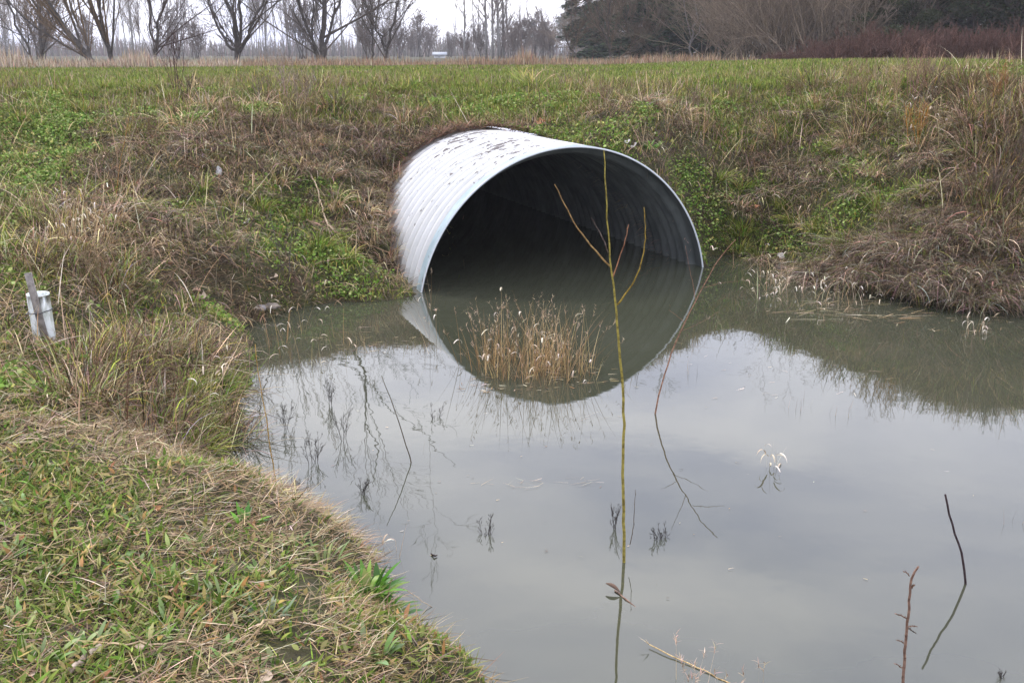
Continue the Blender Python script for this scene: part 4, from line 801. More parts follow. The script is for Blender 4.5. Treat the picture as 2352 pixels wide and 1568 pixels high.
sticks('nubbed_branch', 'reddish brown branch with short broken side twigs rising at the bottom right', 'branch', (2072, 1600), [(2072, 1610), (2075, 1568), (2078, 1500), (2083, 1430), (2088, 1370), (2091, 1320), (2098, 1308), (2110, 1300)], (5.5, 3.2), (.21, .135, .105),
 [([(2083, 1420), (2070, 1414), (2058, 1412)], 2.4, 1.6, None), ([(2084, 1440), (2096, 1436), (2107, 1438)], 2, 1.4, None), ([(2084, 1441), (2092, 1446), (2103, 1452)], 2, 1.4, (.08, .06, .05)), ([(2079, 1478), (2070, 1472), (2060, 1470)], 2, 1.3, None), ([(2076, 1537), (2066, 1530), (2056, 1527)], 2, 1.3, None), ([(2089, 1352), (2094, 1345), (2099, 1340)], 3.4, 3, (.16, .10, .07)), ([(2089, 1322), (2082, 1314), (2074, 1309)], 2, 1.4, None)], b=.05, n=24, knots=5, under=.1)
sticks('yellow_shoot', 'thin yellow shoot curving up beside the left shore', 'shoot', (636, 1125), [(636, 1125), (628, 1070), (616, 1000), (610, 950), (598, 890), (590, 840), (586, 790)], (3, 1.5), (.36, .24, .08), b=0, z0=.2, n=20)
sticks('bent_stalk', 'pale stalk curving up and right from the left shore weeds', 'stalk', (440, 1012), [(450, 1010), (500, 975), (535, 940), (560, 900), (572, 860), (574, 800), (583, 775)], (2.6, 1), (.36, .27, .20), b=0, z0=.15, n=22)
sticks('brown_sapling', 'leafless brown whip growing from the hollow below the trampled path', 'sapling', (288, 1020), [(288, 1020), (290, 940), (292, 880), (305, 800), (330, 730), (365, 680), (392, 632)], (5, 2), (.16, .11, .07), b=.05, z0=.2, n=22)
sticks('tall_stalk', 'very tall pale dead stalk leaning right on the left bank above the white tube', 'stalk', (250, 565), [(245, 570), (262, 520), (275, 460), (285, 380), (300, 320), (322, 260), (335, 210)], (3.6, 1.4), (.45, .38, .29), [([(285, 380), (296, 340), (315, 300)], 1.8, .9, None)], b=0, z0=None, n=24)
sticks('orange_shoot', 'thin orange shoot standing beside the very tall pale stalk', 'shoot', (262, 500), [(264, 500), (268, 430), (280, 350), (295, 280), (305, 225)], (2.6, 1.2), (.38, .21, .06), b=0, z0=None, n=18)
# two pale fallen branches by the pipe
def lying(name, lab, cat, pts, rr, col, lift=.03, branches=(), mat=None, k=7):
    g = [ground_at(*q) + [0, 0, lift + (q2 if False else 0)] for q in pts for q2 in (0,)]
    g = np.array(g); o0 = g[0].copy(); root = empty(name, o0); tag(root, lab, cat); mb = MB(); line(mb, g - o0, np.linspace(rr[0], rr[1], len(g)) / 1000, k, max(10, 4 * len(g)), col, .004); mb.build('stem', mat or M_twig, root, smooth=True)
    for bp, r0, r1 in branches:
        q = np.array([ground_at(*z) + [0, 0, lift + .02] for z in bp]); m2 = MB(); line(m2, q - o0, np.linspace(r0, r1, len(q)) / 1000, 5, 10, np.array(col) * .9, .003); m2.build('branch', mat or M_twig, root, smooth=True)
    return root
lying('fallen_branch', 'pale barkless forked branch lying down the bank left of the pipe', 'branch', [(712, 412), (730, 450), (742, 500), (752, 535), (765, 545)], (5, 9), (.62, .5, .38), .07, [([(752, 535), (758, 560), (762, 575)], 4, 2)])
lying('fallen_branch', 'long thin pinkish branch lying on the bank down to the pipe', 'branch', [(705, 522), (750, 538), (800, 562), (850, 582), (905, 602)], (9, 5), (.46, .33, .24), .06, [([(800, 562), (840, 560), (880, 572)], 4, 2)])
lying('dry_stalk', 'thin pale stalk lying across the green moss left of the pipe', 'stalk', [(588, 528), (615, 540), (645, 553)], (4, 3), (.5, .38, .24), .05)
lying('dry_stalk', 'curved straw stalk lying low on the bank just above the left shore', 'stalk', [(725, 620), (760, 612), (810, 606), (860, 604)], (4, 3), (.5, .4, .27), .05)
lying('wood_snag', 'dark weathered snag of wood lying on the bank above the trampled path', 'driftwood', [(480, 570), (505, 590), (525, 605), (548, 630)], (18, 8), (.12, .10, .085), .03, [([(500, 585), (520, 582), (545, 590)], 9, 4)])
lying('wood_chip', 'grey splinter of wood lying in the foreground grass, bottom left', 'driftwood', [(160, 1562), (190, 1540), (222, 1515), (232, 1505)], (9, 7), (.42, .36, .31), .02)
lying('dry_stalk', 'long pale stalk lying across the foreground grass near the bottom', 'stalk', [(250, 1500), (330, 1503), (420, 1500), (520, 1508), (590, 1480), (650, 1465)], (2.6, 2), (.5, .4, .28), .03)
lying('dry_stalk', 'pale stalk lying in the grass at the left, above the bottom corner', 'stalk', [(55, 1340), (110, 1322), (170, 1300)], (3.2, 2.4), (.5, .43, .3), .03)
lying('dry_stalk', 'pair of thick pale straw stems lying near the middle of the foreground bank', 'stalk', [(590, 1475), (620, 1455), (650, 1435)], (5, 5), (.62, .5, .33), .03, [([(585, 1482), (620, 1466), (655, 1452)], 4, 3)])
# on the right bank
lying('dry_stalk', 'thin pale stalk lying up the right bank above the matted grass', 'stalk', [(2110, 500), (2160, 450), (2220, 400)], (4, 3), (.32, .27, .21), .15)
lying('dry_stalk', 'yellowish stem lying on the right bank near the right edge', 'stalk', [(2220, 590), (2290, 560), (2352, 555)], (4, 3), (.5, .42, .26), .15)
# corner post
pb = np.array([*ground_at(0, 1560)[:2], 0]); 
# floating straw stem and floating leaf stick
def floating(name, lab, cat, pts, rr, col, zz=None, mat=None):
    q = np.array([P(*a_, z_) for a_, z_ in zip(pts, zz or [.004] * len(pts))]); o0 = q[0].copy(); root = empty(name, o0); tag(root, lab, cat); mb = MB(); line(mb, q - o0, np.array(rr) / 1000, 6, 14, col, .001); mb.build('stem', mat or M_twig, root, smooth=True); return root
fs_ = floating('floating_straw', 'thick yellow straw stem floating at the bottom edge of the water', 'straw', [(1491, 1479), (1540, 1505), (1600, 1530), (1660, 1560), (1700, 1580)], [1.8, 2.2, 2.2, 2.2, 2.2], (.55, .42, .22), [.010, .007, .004, .003, 0])
o0 = np.array(fs_.location); q = P(1491, 1479, .02) - o0; pz = np.repeat(q[None], 6, 0); v, f_, c = blades(pz, U(.02, .05, 6), U(.002, .004, 6), U(2.4, 3.9, 6), U(.6, 1.3, 6), U(0, .6, 6), pick(6, ST, np.ones(4)), 3); mesh('frayed_tip', v, f_, M_dry, fs_, c)
lf_ = floating('floating_leaf_stick', 'small dark curled leaf floating on a submerged stick below the sapling', 'leaf', [(1412, 1355), (1440, 1378), (1480, 1410), (1530, 1450)], [3, 3, 3, 2.4], (.25, .17, .14), [.004, 0, -.004, -.012])
o0 = np.array(lf_.location); m = MB(); a = P(1392, 1338, .03) - o0; b2 = P(1424, 1362, .005) - o0
u = np.linspace(0, 1, 9); Pq = a[None] * (1 - u[:, None]) + b2[None] * u[:, None]; Pq[:, 2] += .012 * np.sin(np.pi * u); V, f_ = tubes(Pq[None], (np.sin(np.pi * np.clip(u * .93 + .05, 0, 1)) * .008 + .001)[None], 8); V[:, 2] = Pq.mean(0)[2] + (V[:, 2] - Pq.mean(0)[2]) * .7
mesh('leaf', V, f_, M_dry, lf_, np.full((len(V), 3), .16) * [1.0, .68, .5], True)

# ------------------------------------------------------------------ tree tube with stake
tb = ground_at(95, 790); tb = P(104, 785, .42); tb[2] = gz1(tb[0], tb[1]); d = tb[1]; u = d / F
root = empty('tree_guard', tb); tag(root, 'white plastic tree guard tube tied to a grey wooden stake on the left bank', 'tree guard')
rr_ = 24.5 * u; ht = .285; tilt = -.03
th = np.linspace(0, 2 * np.pi, 41)[:-1]; zz_ = np.array([-.05, .02, .1, .2, .28, ht - .012, ht - .008, ht, ht - .002, .2, -.05]); rad_ = np.array([1, 1, 1, 1, 1, 1, 1.012, 1.012, .97, .97, .97]) * rr_
V = np.stack([np.stack([rad_[i] * np.cos(th) * 1.03, rad_[i] * np.sin(th), np.full(40, z_)], 1) for i, z_ in enumerate(zz_)]); V[..., 0] -= V[..., 2] * .02; i = np.arange(11 * 40).reshape(11, 40); i2 = np.roll(i, -1, 1)
mt, t, b, o = newmat('white_plastic'); g = nd(t, 'ShaderNodeTexCoord'); mp_ = nd(t, 'ShaderNodeMapping'); mp_.inputs['Scale'].default_value = (9, 9, 3); n = nd(t, 'ShaderNodeTexNoise', Scale=3., Detail=6.0); r = nd(t, 'ShaderNodeValToRGB')
r.color_ramp.elements[0].position = .36; r.color_ramp.elements[0].color = (.42, .45, .38, 1); r.color_ramp.elements[1].position = .5; r.color_ramp.elements[1].color = (.74, .78, .76, 1)
t.links.new(g.outputs['Object'], mp_.inputs[0]); t.links.new(mp_.outputs[0], n.inputs['Vector']); t.links.new(n.outputs['Fac'], r.inputs['Fac']); t.links.new(r.outputs[0], b.inputs['Base Color']); b.inputs['Roughness'].default_value = .4
mesh('tube', V.reshape(-1, 3), [np.stack([i[:-1], i2[:-1], i2[1:], i[1:]], -1).reshape(-1, 4)], mt, root, smooth=True)
def slab(mb, p0, p1, w0, t0, col):
    ax = norm(p1 - p0); sx_ = norm(np.cross(ax, [0, 1, 0])); sy_ = np.cross(sx_, ax); V = [q + a_ * sx_ * w0 / 2 + c_ * sy_ * t0 / 2 for q in (p0, (p0 + p1) / 2 + sx_ * .002, p1) for a_, c_ in ((-1, -1), (1, -1), (1, 1), (-1, 1))]
    Q = [[k * 4 + a_, k * 4 + (a_ + 1) % 4, k * 4 + 4 + (a_ + 1) % 4, k * 4 + 4 + a_] for k in range(2) for a_ in range(4)] + [[3, 2, 1, 0], [8, 9, 10, 11]]; mb.add(np.array(V), [Q], col)
mst = mat_bark('weathered_stake', (.13, .115, .10), (.27, .245, .22), 30, .9, .5)
m = MB(); slab(m, np.array([.055, -rr_ - .014, -.08]), np.array([-.010, -rr_ - .014, .42]), .036, .018, (.3, .3, .3)); m.build('stake', mst, root)
V = []; tt = np.linspace(0, 2 * np.pi, 37); R1 = rr_ * 1.05; Pq = np.stack([R1 * np.cos(tt) * 1.03 - .004, np.where(np.sin(tt) < -.75, -rr_ - .028, R1 * np.sin(tt)), .185 + .004 * np.cos(tt)], 1); V, f_ = tubes(Pq[None], np.full((1, 37), .003), 5)
mk, t, b, o = newmat('dark_tie'); b.inputs['Base Color'].default_value = (.06, .06, .065, 1); mesh('tie', V, f_, mk, root, smooth=True)
slabm = MB(); slab(slabm, np.array([0.014, -rr_ - .03, .185]), np.array([.022, -rr_ - .03, .185]), .014, .01, (.1, .1, .1)); slabm.build('tie_buckle', mk, root)

# ------------------------------------------------------------------ reeds, curled grasses, plants in the water
def rushes(name, lab, cat, spots, hr, wd, cols, pr, lean=(.0, .3), droop=(0, .5), heads=.2, z=0.0, curl=0, mat=None):
    b0 = np.array(spots, float); n = len(b0); o0 = np.array([b0[:, 0].mean(), b0[:, 1].mean(), z]); p = b0 - o0; c = pick(n, cols, pr); h = U(hr[0], hr[1], n); yaw = U(0, 6.28, n)
    root = empty(name, o0); tag(root, lab, cat); V, fs, cc = blades(p - [0, 0, .1], h + .1, U(wd[0], wd[1], n), yaw, U(*lean, n), U(*droop, n), c, 5); mesh('stalks', V, fs, M_dry, root, cc)
    tips = (V.reshape(n, 6, 2, 3)).mean(2)
    if heads:
        k = np.nonzero(rng.random(n) < heads)[0]
        if len(k):
            i = np.repeat(k, 9); q = tips[i, 5] * U(.85, 1, (len(i), 1)) + tips[i, 4] * 0; q = tips[i, 5] + (tips[i, 4] - tips[i, 5]) * U(0, .8, (len(i), 1)); v, f_, c_ = blades(q, U(.012, .035, len(i)), U(.0015, .004, len(i)), U(0, 6.28, len(i)), U(.2, 1.2, len(i)), U(0, .8, len(i)), pick(len(i), [(.36, .26, .18), (.48, .37, .27)], [1, 1]), 2); mesh('seed_heads', v, f_, M_dry, root, c_)
    if curl:
        i = rng.integers(0, n, curl); k = rng.integers(2, 6, curl); q = tips[i, k]; v, f_, c_ = blades(q, U(.05, .12, curl), U(.005, .011, curl), U(0, 6.28, curl), U(.2, .9, curl), U(1.6, 3.6, curl), pick(curl, [(.66, .56, .43), (.76, .69, .58), (.5, .4, .28)], [2, 2, 1], .1), 6, [.6, 1, 1, .9, .7, .4, .08]); mesh('curled_leaves', v, f_, M_dry, root, c_)
    return root
def patch(n, cx, cy, rx, ry, z=0.0, land_=False):
    out = []
    for _ in range(n):
        a = U(0, 6.28); r = math.sqrt(rng.random()); px, py = cx + rx * r * math.cos(a), cy + ry * r * math.sin(a); out.append(ground_at(px, py) if land_ else P(px, py, z))
    return out
RC = [(.47, .32, .155), (.31, .19, .085), (.55, .41, .22), (.20, .13, .06)]
rushes('reed_clump', 'clump of dead brown reeds standing in the water before the pipe mouth', 'reeds', patch(330, 1205, 848, 110, 38) + patch(150, 1285, 856, 85, 28) + patch(60, 1130, 830, 70, 30), (.08, .52), (.0018, .004), RC, [3, 3, 1.2, 2], (0, .5), (0, .8), .3, curl=40)
rushes('reed_clump', 'wide tangle of pale curled dead grass in the shallows along the right shore', 'reeds', patch(110, 1880, 675, 150, 40) + patch(60, 1790, 665, 60, 30) + patch(50, 1960, 680, 60, 30), (.08, .34), (.002, .004), ST + DK[3:], [3, 3, 1, 2, 2], (0, .6), (.2, 1.4), .1, curl=130)
rushes('reed_clump', 'sparse dead grass with curled white leaves at the left shore, below the trampled path', 'reeds', patch(46, 700, 800, 90, 45), (.15, .42), (.0018, .0035), RC + DK[:2], [3, 2, 2, 1, 1, 1], (0, .3), (0, .6), .15, curl=22)
rushes('reed_clump', 'long thin straw stems leaning over the water just right of the pipe mouth', 'reeds', patch(34, 1730, 630, 80, 22), (.2, .62), (.0018, .0032), ST + RC, [2, 2, 2, 1, 2, 1, 1, 1], (.5, 1.35), (-.2, .7), .1, curl=16)
rushes('curled_grass', 'small tuft of curled white grass blades alone in open water right of the sapling', 'grass tuft', patch(7, 1776, 1075, 14, 8), (.05, .16), (.0018, .003), [(.5, .44, .36)], [1], (0, .3), (0, .4), 0, curl=10)
rushes('curled_grass', 'tuft of pale curled grass in the water beneath the right bank', 'grass tuft', patch(14, 2240, 760, 26, 12), (.06, .2), (.002, .0035), ST, [1, 1, 1, 2], (0, .3), (0, .5), 0, curl=16)
rushes('curled_grass', 'bent pale grass blades hanging at the foot of the right bank, near the edge', 'grass tuft', patch(9, 2235, 715, 30, 6), (.1, .24), (.002, .0035), ST, [1, 1, 1, 2], (0, .5), (0, .8), 0, curl=6)
rushes('curled_grass', 'thin grass with two curled white leaves at the near shore, left of the dark floating fleck', 'grass tuft', patch(6, 905, 1275, 22, 10), (.05, .17), (.0012, .002), RC, [1, 1, 1, 1], (0, .4), (0, .5), 0, curl=3)
rushes('curled_grass', 'dead stalks with curled pale leaves at the edge of the brown hollow', 'grass tuft', patch(16, 465, 930, 42, 26, .12), (.18, .34), (.002, .003), ST, [1, 1, 1, 2], (0, .4), (0, .5), 0, curl=17)
rushes('curled_grass', 'golden dead grass with pale feathery leaves above the white tube', 'grass tuft', patch(70, 190, 560, 75, 30, 0, True), (.2, .48), (.002, .004), [(.5, .36, .18), (.42, .28, .15)], [1, 1], (0, .4), (0, .6), .2, curl=70)
rushes('curled_grass', 'pale curled dead grass high on the right bank', 'grass tuft', patch(60, 2120, 300, 90, 45, 0, True), (.2, .45), (.002, .004), [(.42, .34, .24), (.4, .23, .1)], [2, 1], (0, .4), (0, .6), .1, curl=60)
rushes('reed_clump', 'thin weeds standing in the water against the left rim of the pipe', 'reeds', patch(13, 990, 790, 26, 26) + patch(10, 985, 700, 20, 10), (.12, .42), (.0018, .003), RC + DK[:2], [1, 1, 1, 1, 2, 2], (0, .35), (0, .4), .3, curl=3)
rushes('reed_clump', 'small sparse reeds in the shallows left of the pipe', 'reeds', patch(34, 840, 795, 50, 20), (.04, .13), (.0015, .003), RC, [1, 1, 1, 1], (0, .4), (0, .5), 0, curl=4)
rushes('seedhead_grass', 'pale wispy seed-head grasses poking up at the bottom edge of the water', 'grass tuft', patch(14, 1600, 1590, 60, 22) + patch(5, 1740, 1600, 20, 10), (.05, .17), (.0012, .002), ST, [2, 1, 1, 2], (0, .5), (0, .4), 1.0)
for cx_, cy_, n_, h_, lab in [(1580, 860, 4, .22, 'faint thin reeds between the leaning twig and the open water'), (1830, 930, 7, .1, 'few thin reed stubs in open water below the right shore'), (1930, 950, 6, .09, 'few thin reed stubs in open water, right of the other stubs'), (980, 1040, 3, .12, 'two or three hair-thin stalks in the water left of centre'), (2320, 1200, 3, .12, 'thin dark stalks in the water at the right edge')]:
    rushes('reed_stubs', lab, 'reeds', patch(n_, cx_, cy_, 30, 14), (h_ * .4, h_), (.0012, .0022), DK + ST[1:2], [1, 1, 1, 1, 1], (0, .25), (0, .3), 0)
# tall weeds on the crest
def weedtall(px, py, hpx, lab, col, n=5, sp=10, fine=1.0):
    g = ground_at(px, py); u = g[1] / F; g = g - [0, 0, .02]; root = empty('tall_weed', g); tag(root, lab, 'weed'); h = hpx * u
    Pp = []; R = []
    for k in range(n):
        q = [np.array([rng.normal(0, sp * u * .3), rng.normal(0, sp * u * .3), -.05])]; dd = norm(np.array([rng.normal(0, .16), rng.normal(0, .16), 1.]))
        for _ in range(6): dd = norm(dd + rng.normal(0, .08, 3)); q.append(q[-1] + dd * h / 6 * U(.7, 1.1))
        a, b_ = resample(np.array(q), np.linspace(1, .4, 7) * .004 * fine, 8); Pp.append(a); R.append(b_)
    V, fs = tubes(np.array(Pp), np.array(R), 5); mesh('stems', V, fs, M_twig, root, np.full((len(V), 3), 1.) * col)
    B2, R2 = grow(np.array(Pp), np.array(R), 9 if fine == 1 else 11, 38, .3, .5, 4, .3, .3); B3, R3 = grow(B2, R2, 4 if fine == 1 else 3, 40, .4, .7, 4, .2); V, fs = tubes(np.concatenate([B2, B3]), np.maximum(np.concatenate([R2, R3]), (.0011 if fine == 1 else .0007)), 3, False); mesh('twigs', V, fs, M_twig, root, np.full((len(V), 3), 1.) * col); return root
weedtall(405, 215, 165, 'dark reddish branching weed rising above the field edge on the left crest', np.array((.085, .05, .05)), 7, 16)
weedtall(430, 240, 80, 'low dark weed at the foot of the dark reddish branching weed', np.array((.09, .06, .055)), 5, 16)
weedtall(660, 235, 130, 'pale wispy branching weed on the crest of the left bank', np.array((.33, .27, .24)), 6, 14)
weedtall(690, 250, 110, 'greyish branching weed right of the pale wispy weed on the left crest', np.array((.24, .2, .18)), 5, 14)
weedtall(590, 235, 75, 'small grey weed left of the pale wispy weed on the left crest', np.array((.2, .17, .15)), 6, 20)
weedtall(2095, 230, 150, 'tall thin reddish weed stalks on the right crest before the red thicket', np.array((.28, .18, .15)), 9, 26)
weedtall(2140, 240, 110, 'tall weed stalks right of the tall reddish stalks on the right crest', np.array((.25, .2, .15)), 5, 20)
weedtall(2300, 250, 120, 'rust-tinted branching weed on the crest near the right edge', np.array((.30, .16, .07)), 7, 30)
weedtall(2330, 420, 170, 'tall dark bushy weed on the bank at the right edge', np.array((.13, .10, .08)), 12, 40)
weedtall(2290, 480, 120, 'dark bushy weed lower on the bank near the right edge', np.array((.14, .11, .09)), 10, 40)
weedtall(2110, 330, 110, 'orange-stemmed weed among curled pale grass on the right bank', np.array((.42, .22, .05)), 5, 24)
weedtall(1215, 240, 25, 'short brown weed above the top of the pipe', np.array((.2, .14, .1)), 5, 14)
weedtall(665, 640, 210, 'thin grey leafless weed standing at the left shore', np.array((.13, .12, .11)), 2, 6)
weedtall(1590, 250, 50, 'brown weed on the bank behind the right side of the pipe', np.array((.26, .2, .16)), 8, 30)
weedtall(780, 250, 60, 'brown bushy weed on the left crest toward the pipe', np.array((.2, .16, .12)), 8, 30)

for px, py, hp, n_, lab in [(1118, 1235, 75, 3, 'dark wiry weed standing in for a reflection in open water, midway between the dark twig and the sapling'), (1522, 1240, 70, 4, 'dark wiry weed standing in for a reflection in open water close on the right of the sapling'), (1412, 1215, 85, 3, 'dark wiry weed standing in for a reflection in the water against the left of the sapling stem'), (790, 1010, 100, 3, 'dark wiry weed standing in for a reflection in the water right of the yellow shoot, nearest the dark twig'), (655, 985, 90, 3, 'dark wiry weed standing in for a reflection in the water just right of the yellow shoot'), (715, 1065, 90, 4, 'dark wiry weed standing in for a reflection in the water above the rim of the near bank'), (1000, 960, 60, 2, 'thin dark weed in the water below the left rim of the pipe'), (1178, 1145, 30, 2, 'tiny dark weed tip in open water left of the sapling'), (830, 1130, 70, 3, 'dark wiry weed standing in for a reflection in the water nearest the foot of the dark leaning twig'), (760, 930, 80, 3, 'dark wiry weed standing in for a reflection in the water off the left shore, above the other weeds'), (680, 1130, 60, 2, 'dark wiry weed standing in for a reflection in the water close under the rim of the near bank'), (2300, 1560, 60, 3, 'dark weed in the water at the bottom right corner')]:
    weedtall(px, py, hp * 1.25, lab, np.array((.075, .07, .07)), n_, 12, .45)  # mostly weeds added in place of dark branch reflections on the water
for px, py, hp, n_, lab, c_ in [(860, 235, 55, 6, 'brown weed on the crest nearest the pipe on the left', (.24, .17, .10)), (1395, 240, 60, 8, 'greyish brown weed clump behind the crown of the pipe', (.26, .2, .14)), (1680, 235, 60, 8, 'olive brown weed on the right crest, left of the pale thicket', (.25, .2, .11)), (1830, 225, 70, 8, 'olive brown weed on the right crest below the pale thicket', (.22, .17, .1)), (1960, 225, 95, 9, 'brown weed on the right crest at the left end of the red thicket', (.26, .19, .12)), (2210, 240, 110, 10, 'bushy brown weed on the right crest near the corner', (.2, .14, .09)), (2050, 240, 100, 9, 'straw-coloured weed on the right crest before the red thicket', (.38, .29, .18)), (350, 330, 80, 7, 'brown wiry weed in the dead grass of the left bank', (.2, .15, .09)), (520, 300, 80, 7, 'brown wiry weed in the upper middle of the left bank', (.22, .16, .1)), (230, 660, 120, 8, 'brown wiry weed right behind the white tube', (.24, .19, .12)), (380, 900, 130, 8, 'brown wiry weed in the hollow beside the water', (.2, .15, .1))]:
    weedtall(px, py, hp, lab, np.array(c_), n_, 30)
# dock plant and small broad-leaved plants
def broadleaf(lab, px, py, n, L_, wd, cols, z=None, name='dock_plant', sc=1.0):
    g = ground_at(px, py) if z is None else P(px, py, z); root = empty(name, g); tag(root, lab, 'plant'); r = U(0, .06 * sc, n); a = U(0, 6.28, n); p = np.stack([r * np.cos(a), r * np.sin(a), 0 * a], 1)
    V, fs, c = blades(p, U(L_[0], L_[1], n), U(wd[0], wd[1], n), a + rng.normal(0, .4, n), U(.2, 1.0, n), U(.3, 1.3, n), pick(n, cols, np.ones(len(cols)), .2), 5, [.15, .5, .95, 1, .7, .08]); o_ = mesh('leaves', V, fs, M_gloss, root, c); return root
DG = [(.07, .19, .015), (.12, .27, .025), (.045, .12, .012), (.22, .34, .05)]
broadleaf('glossy dark green dock plant hanging over the near shore, upper leaves', 842, 1375, 54, (.07, .15), (.015, .028), DG, .22)
broadleaf('glossy green dock plant in the middle of the leafy streak down the near shore', 868, 1435, 60, (.07, .15), (.015, .028), DG, .16)
broadleaf('green dock plant at the lower end of the leafy streak down the near shore', 895, 1490, 50, (.06, .13), (.014, .026), DG, .09)
broadleaf('pale green broad-leaved plant at the bottom, left of the leafy streak', 855, 1520, 20, (.05, .1), (.016, .024), [(.17, .27, .09), (.22, .32, .12)])
broadleaf('small bright green fern-like plant on the bank beside the pipe\'s right shoulder', 1492, 345, 30, (.06, .16), (.012, .022), [(.12, .3, .03), (.2, .38, .05)], name='fern_plant')
broadleaf('flat green rosette on the near bank just behind the mown straw edge', 560, 1215, 16, (.05, .1), (.014, .022), DG, name='rosette_plant')
broadleaf('yellow-green narrow-leaved rosette on the near bank by the straw rim', 735, 1305, 18, (.06, .1), (.008, .014), [(.24, .3, .1)], name='rosette_plant')
broadleaf('grey-green ragged rosette in the middle of the near bank', 610, 1440, 16, (.05, .09), (.009, .014), [(.22, .27, .15)], name='rosette_plant')
broadleaf('upright grass-like green rosette near the far corner of the near bank', 445, 1160, 26, (.06, .12), (.004, .007), G_, name='rosette_plant')
broadleaf('spiky pale green rosette in the centre of the near bank', 510, 1390, 20, (.05, .1), (.007, .012), [(.16, .25, .07), (.22, .29, .1)], name='rosette_plant')
for px, py in [(60, 1180), (120, 1330), (40, 1440), (230, 1260), (260, 1400), (330, 1490), (180, 1500), (90, 1530), (400, 1340), (330, 1210), (430, 1540), (520, 1520), (640, 1560), (250, 1560), (380, 1440), (100, 1090), (20, 1290), (310, 1310), (600, 1330), (470, 1260), (680, 1270), (560, 1550), (30, 1010), (60, 880), (40, 830)]:
    o_ = broadleaf('low leafy green weed growing in the mown foreground grass', px + U(-15, 15), py + U(-10, 10), int(U(10, 18)), (.03, .075), (.01, .017), [(.14, .25, .05), (.2, .3, .08), (.26, .33, .12)], name='meadow_weed'); o_['group'] = 'leafy weeds in the mown foreground'
# fallen leaves
def leaf_mesh(seed):
    r_ = np.random.default_rng(seed); k = 14; a = np.arange(k) * 2 * np.pi / k; rad = .034 * (1 + .35 * np.cos(a) + .22 * np.cos(5 * a) * (seed % 2) + r_.normal(0, .05, k)); V = np.stack([rad * np.cos(a) * 1.2, rad * np.sin(a), .010 * np.sin(2 * a + seed) + .006 * np.cos(a * 3)], 1); V = np.vstack([V, [[0, 0, -.006]]]); V2 = V.copy(); V2[:, 2] -= .0012
    F_ = [[i, (i + 1) % k, k] for i in range(k)]; F2 = [[(i + 1) % k + k + 1, i + k + 1, 2 * k + 1] for i in range(k)]; return np.vstack([V, V2]), np.array(F_ + F2)
lcols = {'pinkish tan': (.5, .33, .24), 'orange brown': (.5, .24, .11), 'pale tan': (.6, .48, .36), 'greyish pale': (.52, .49, .45)}
protos_l = {}
for cn, cc_ in lcols.items():
    V, F_ = leaf_mesh(len(protos_l) + 2); protos_l[cn] = (V, F_, cc_)
first = {}
def leaf(px, py, cn, sc, where, grp, z=None):
    V, F_, cc_ = protos_l[cn]
    if cn not in first: o = mesh('fallen_leaf', V, [F_], M_dry, None, np.full((len(V), 3), 1.) * cc_); first[cn] = o
    else: o = first[cn].copy(); S.collection.objects.link(o)
    g = ground_at(px, py) if z is None else P(px, py, z); o.location = g + [0, 0, .045 if z is None and py < 800 else .02 if z is None else 0]; o.scale = (sc * (.72 if z is None and py < 800 else 1),) * 3; o.rotation_euler = (U(.1, .7), U(-.5, .5), U(0, 6.28)) if z is None else (0, 0, U(0, 6)); tag(o, f'{cn} fallen leaf {where}', 'leaf', grp)
for px, py, cn, sc in [(492, 522, 'pinkish tan', 1.4), (568, 522, 'greyish pale', 1.2), (455, 395, 'orange brown', 1.2), (305, 470, 'pinkish tan', 1.3), (360, 490, 'pinkish tan', 1.3), (355, 530, 'pale tan', 1.1), (250, 445, 'orange brown', 1), (390, 620, 'pinkish tan', 1.4), (450, 680, 'pinkish tan', 1.5), (465, 690, 'pale tan', 1.2), (870, 435, 'pinkish tan', 1.7), (885, 425, 'pinkish tan', 1.5), (900, 570, 'pinkish tan', 1.2), (740, 345, 'orange brown', 1.2), (160, 225, 'orange brown', 1.), (630, 650, 'pale tan', 1.3), (620, 660, 'pinkish tan', 1.1)]:
    leaf(px, py, cn, sc, 'lying on the left bank', f'{cn} leaves on the left bank')
for px, py, cn, sc in [(2262, 565, 'greyish pale', 1.5), (2130, 618, 'pinkish tan', 1.8), (2225, 665, 'greyish pale', 1.4), (1737, 485, 'orange brown', 1.3), (1725, 492, 'pinkish tan', 1.4), (1620, 465, 'pinkish tan', 1.2), (1240, 288, 'orange brown', 1.8), (1455, 345, 'greyish pale', 1.3), (1440, 335, 'greyish pale', 1.1), (1790, 600, 'greyish pale', 1.4), (1465, 210, 'orange brown', 1.3), (2080, 560, 'pinkish tan', 1.2), (1300, 215, 'pinkish tan', 1.3), (2140, 430, 'greyish pale', 1.2)]:
    leaf(px, py, cn, sc, 'lying on the right bank', f'{cn} leaves on the right bank')
for px, py, cn, sc in [(205, 1505, 'orange brown', .55), (472, 1452, 'orange brown', .45), (50, 1245, 'orange brown', .5), (598, 1362, 'orange brown', .4), (305, 1305, 'orange brown', .35), (320, 1505, 'pale tan', .45), (262, 1450, 'pale tan', .5), (150, 1480, 'orange brown', .4), (410, 1240, 'pinkish tan', .45), (400, 1380, 'pinkish tan', .4), (580, 1540, 'pinkish tan', .4), (610, 1570, 'pale tan', .5), (85, 1560, 'pale tan', .4), (360, 1180, 'orange brown', .4)]:
    leaf(px, py, cn, sc, 'lying in the mown foreground grass', f'{cn} leaves in the foreground grass')
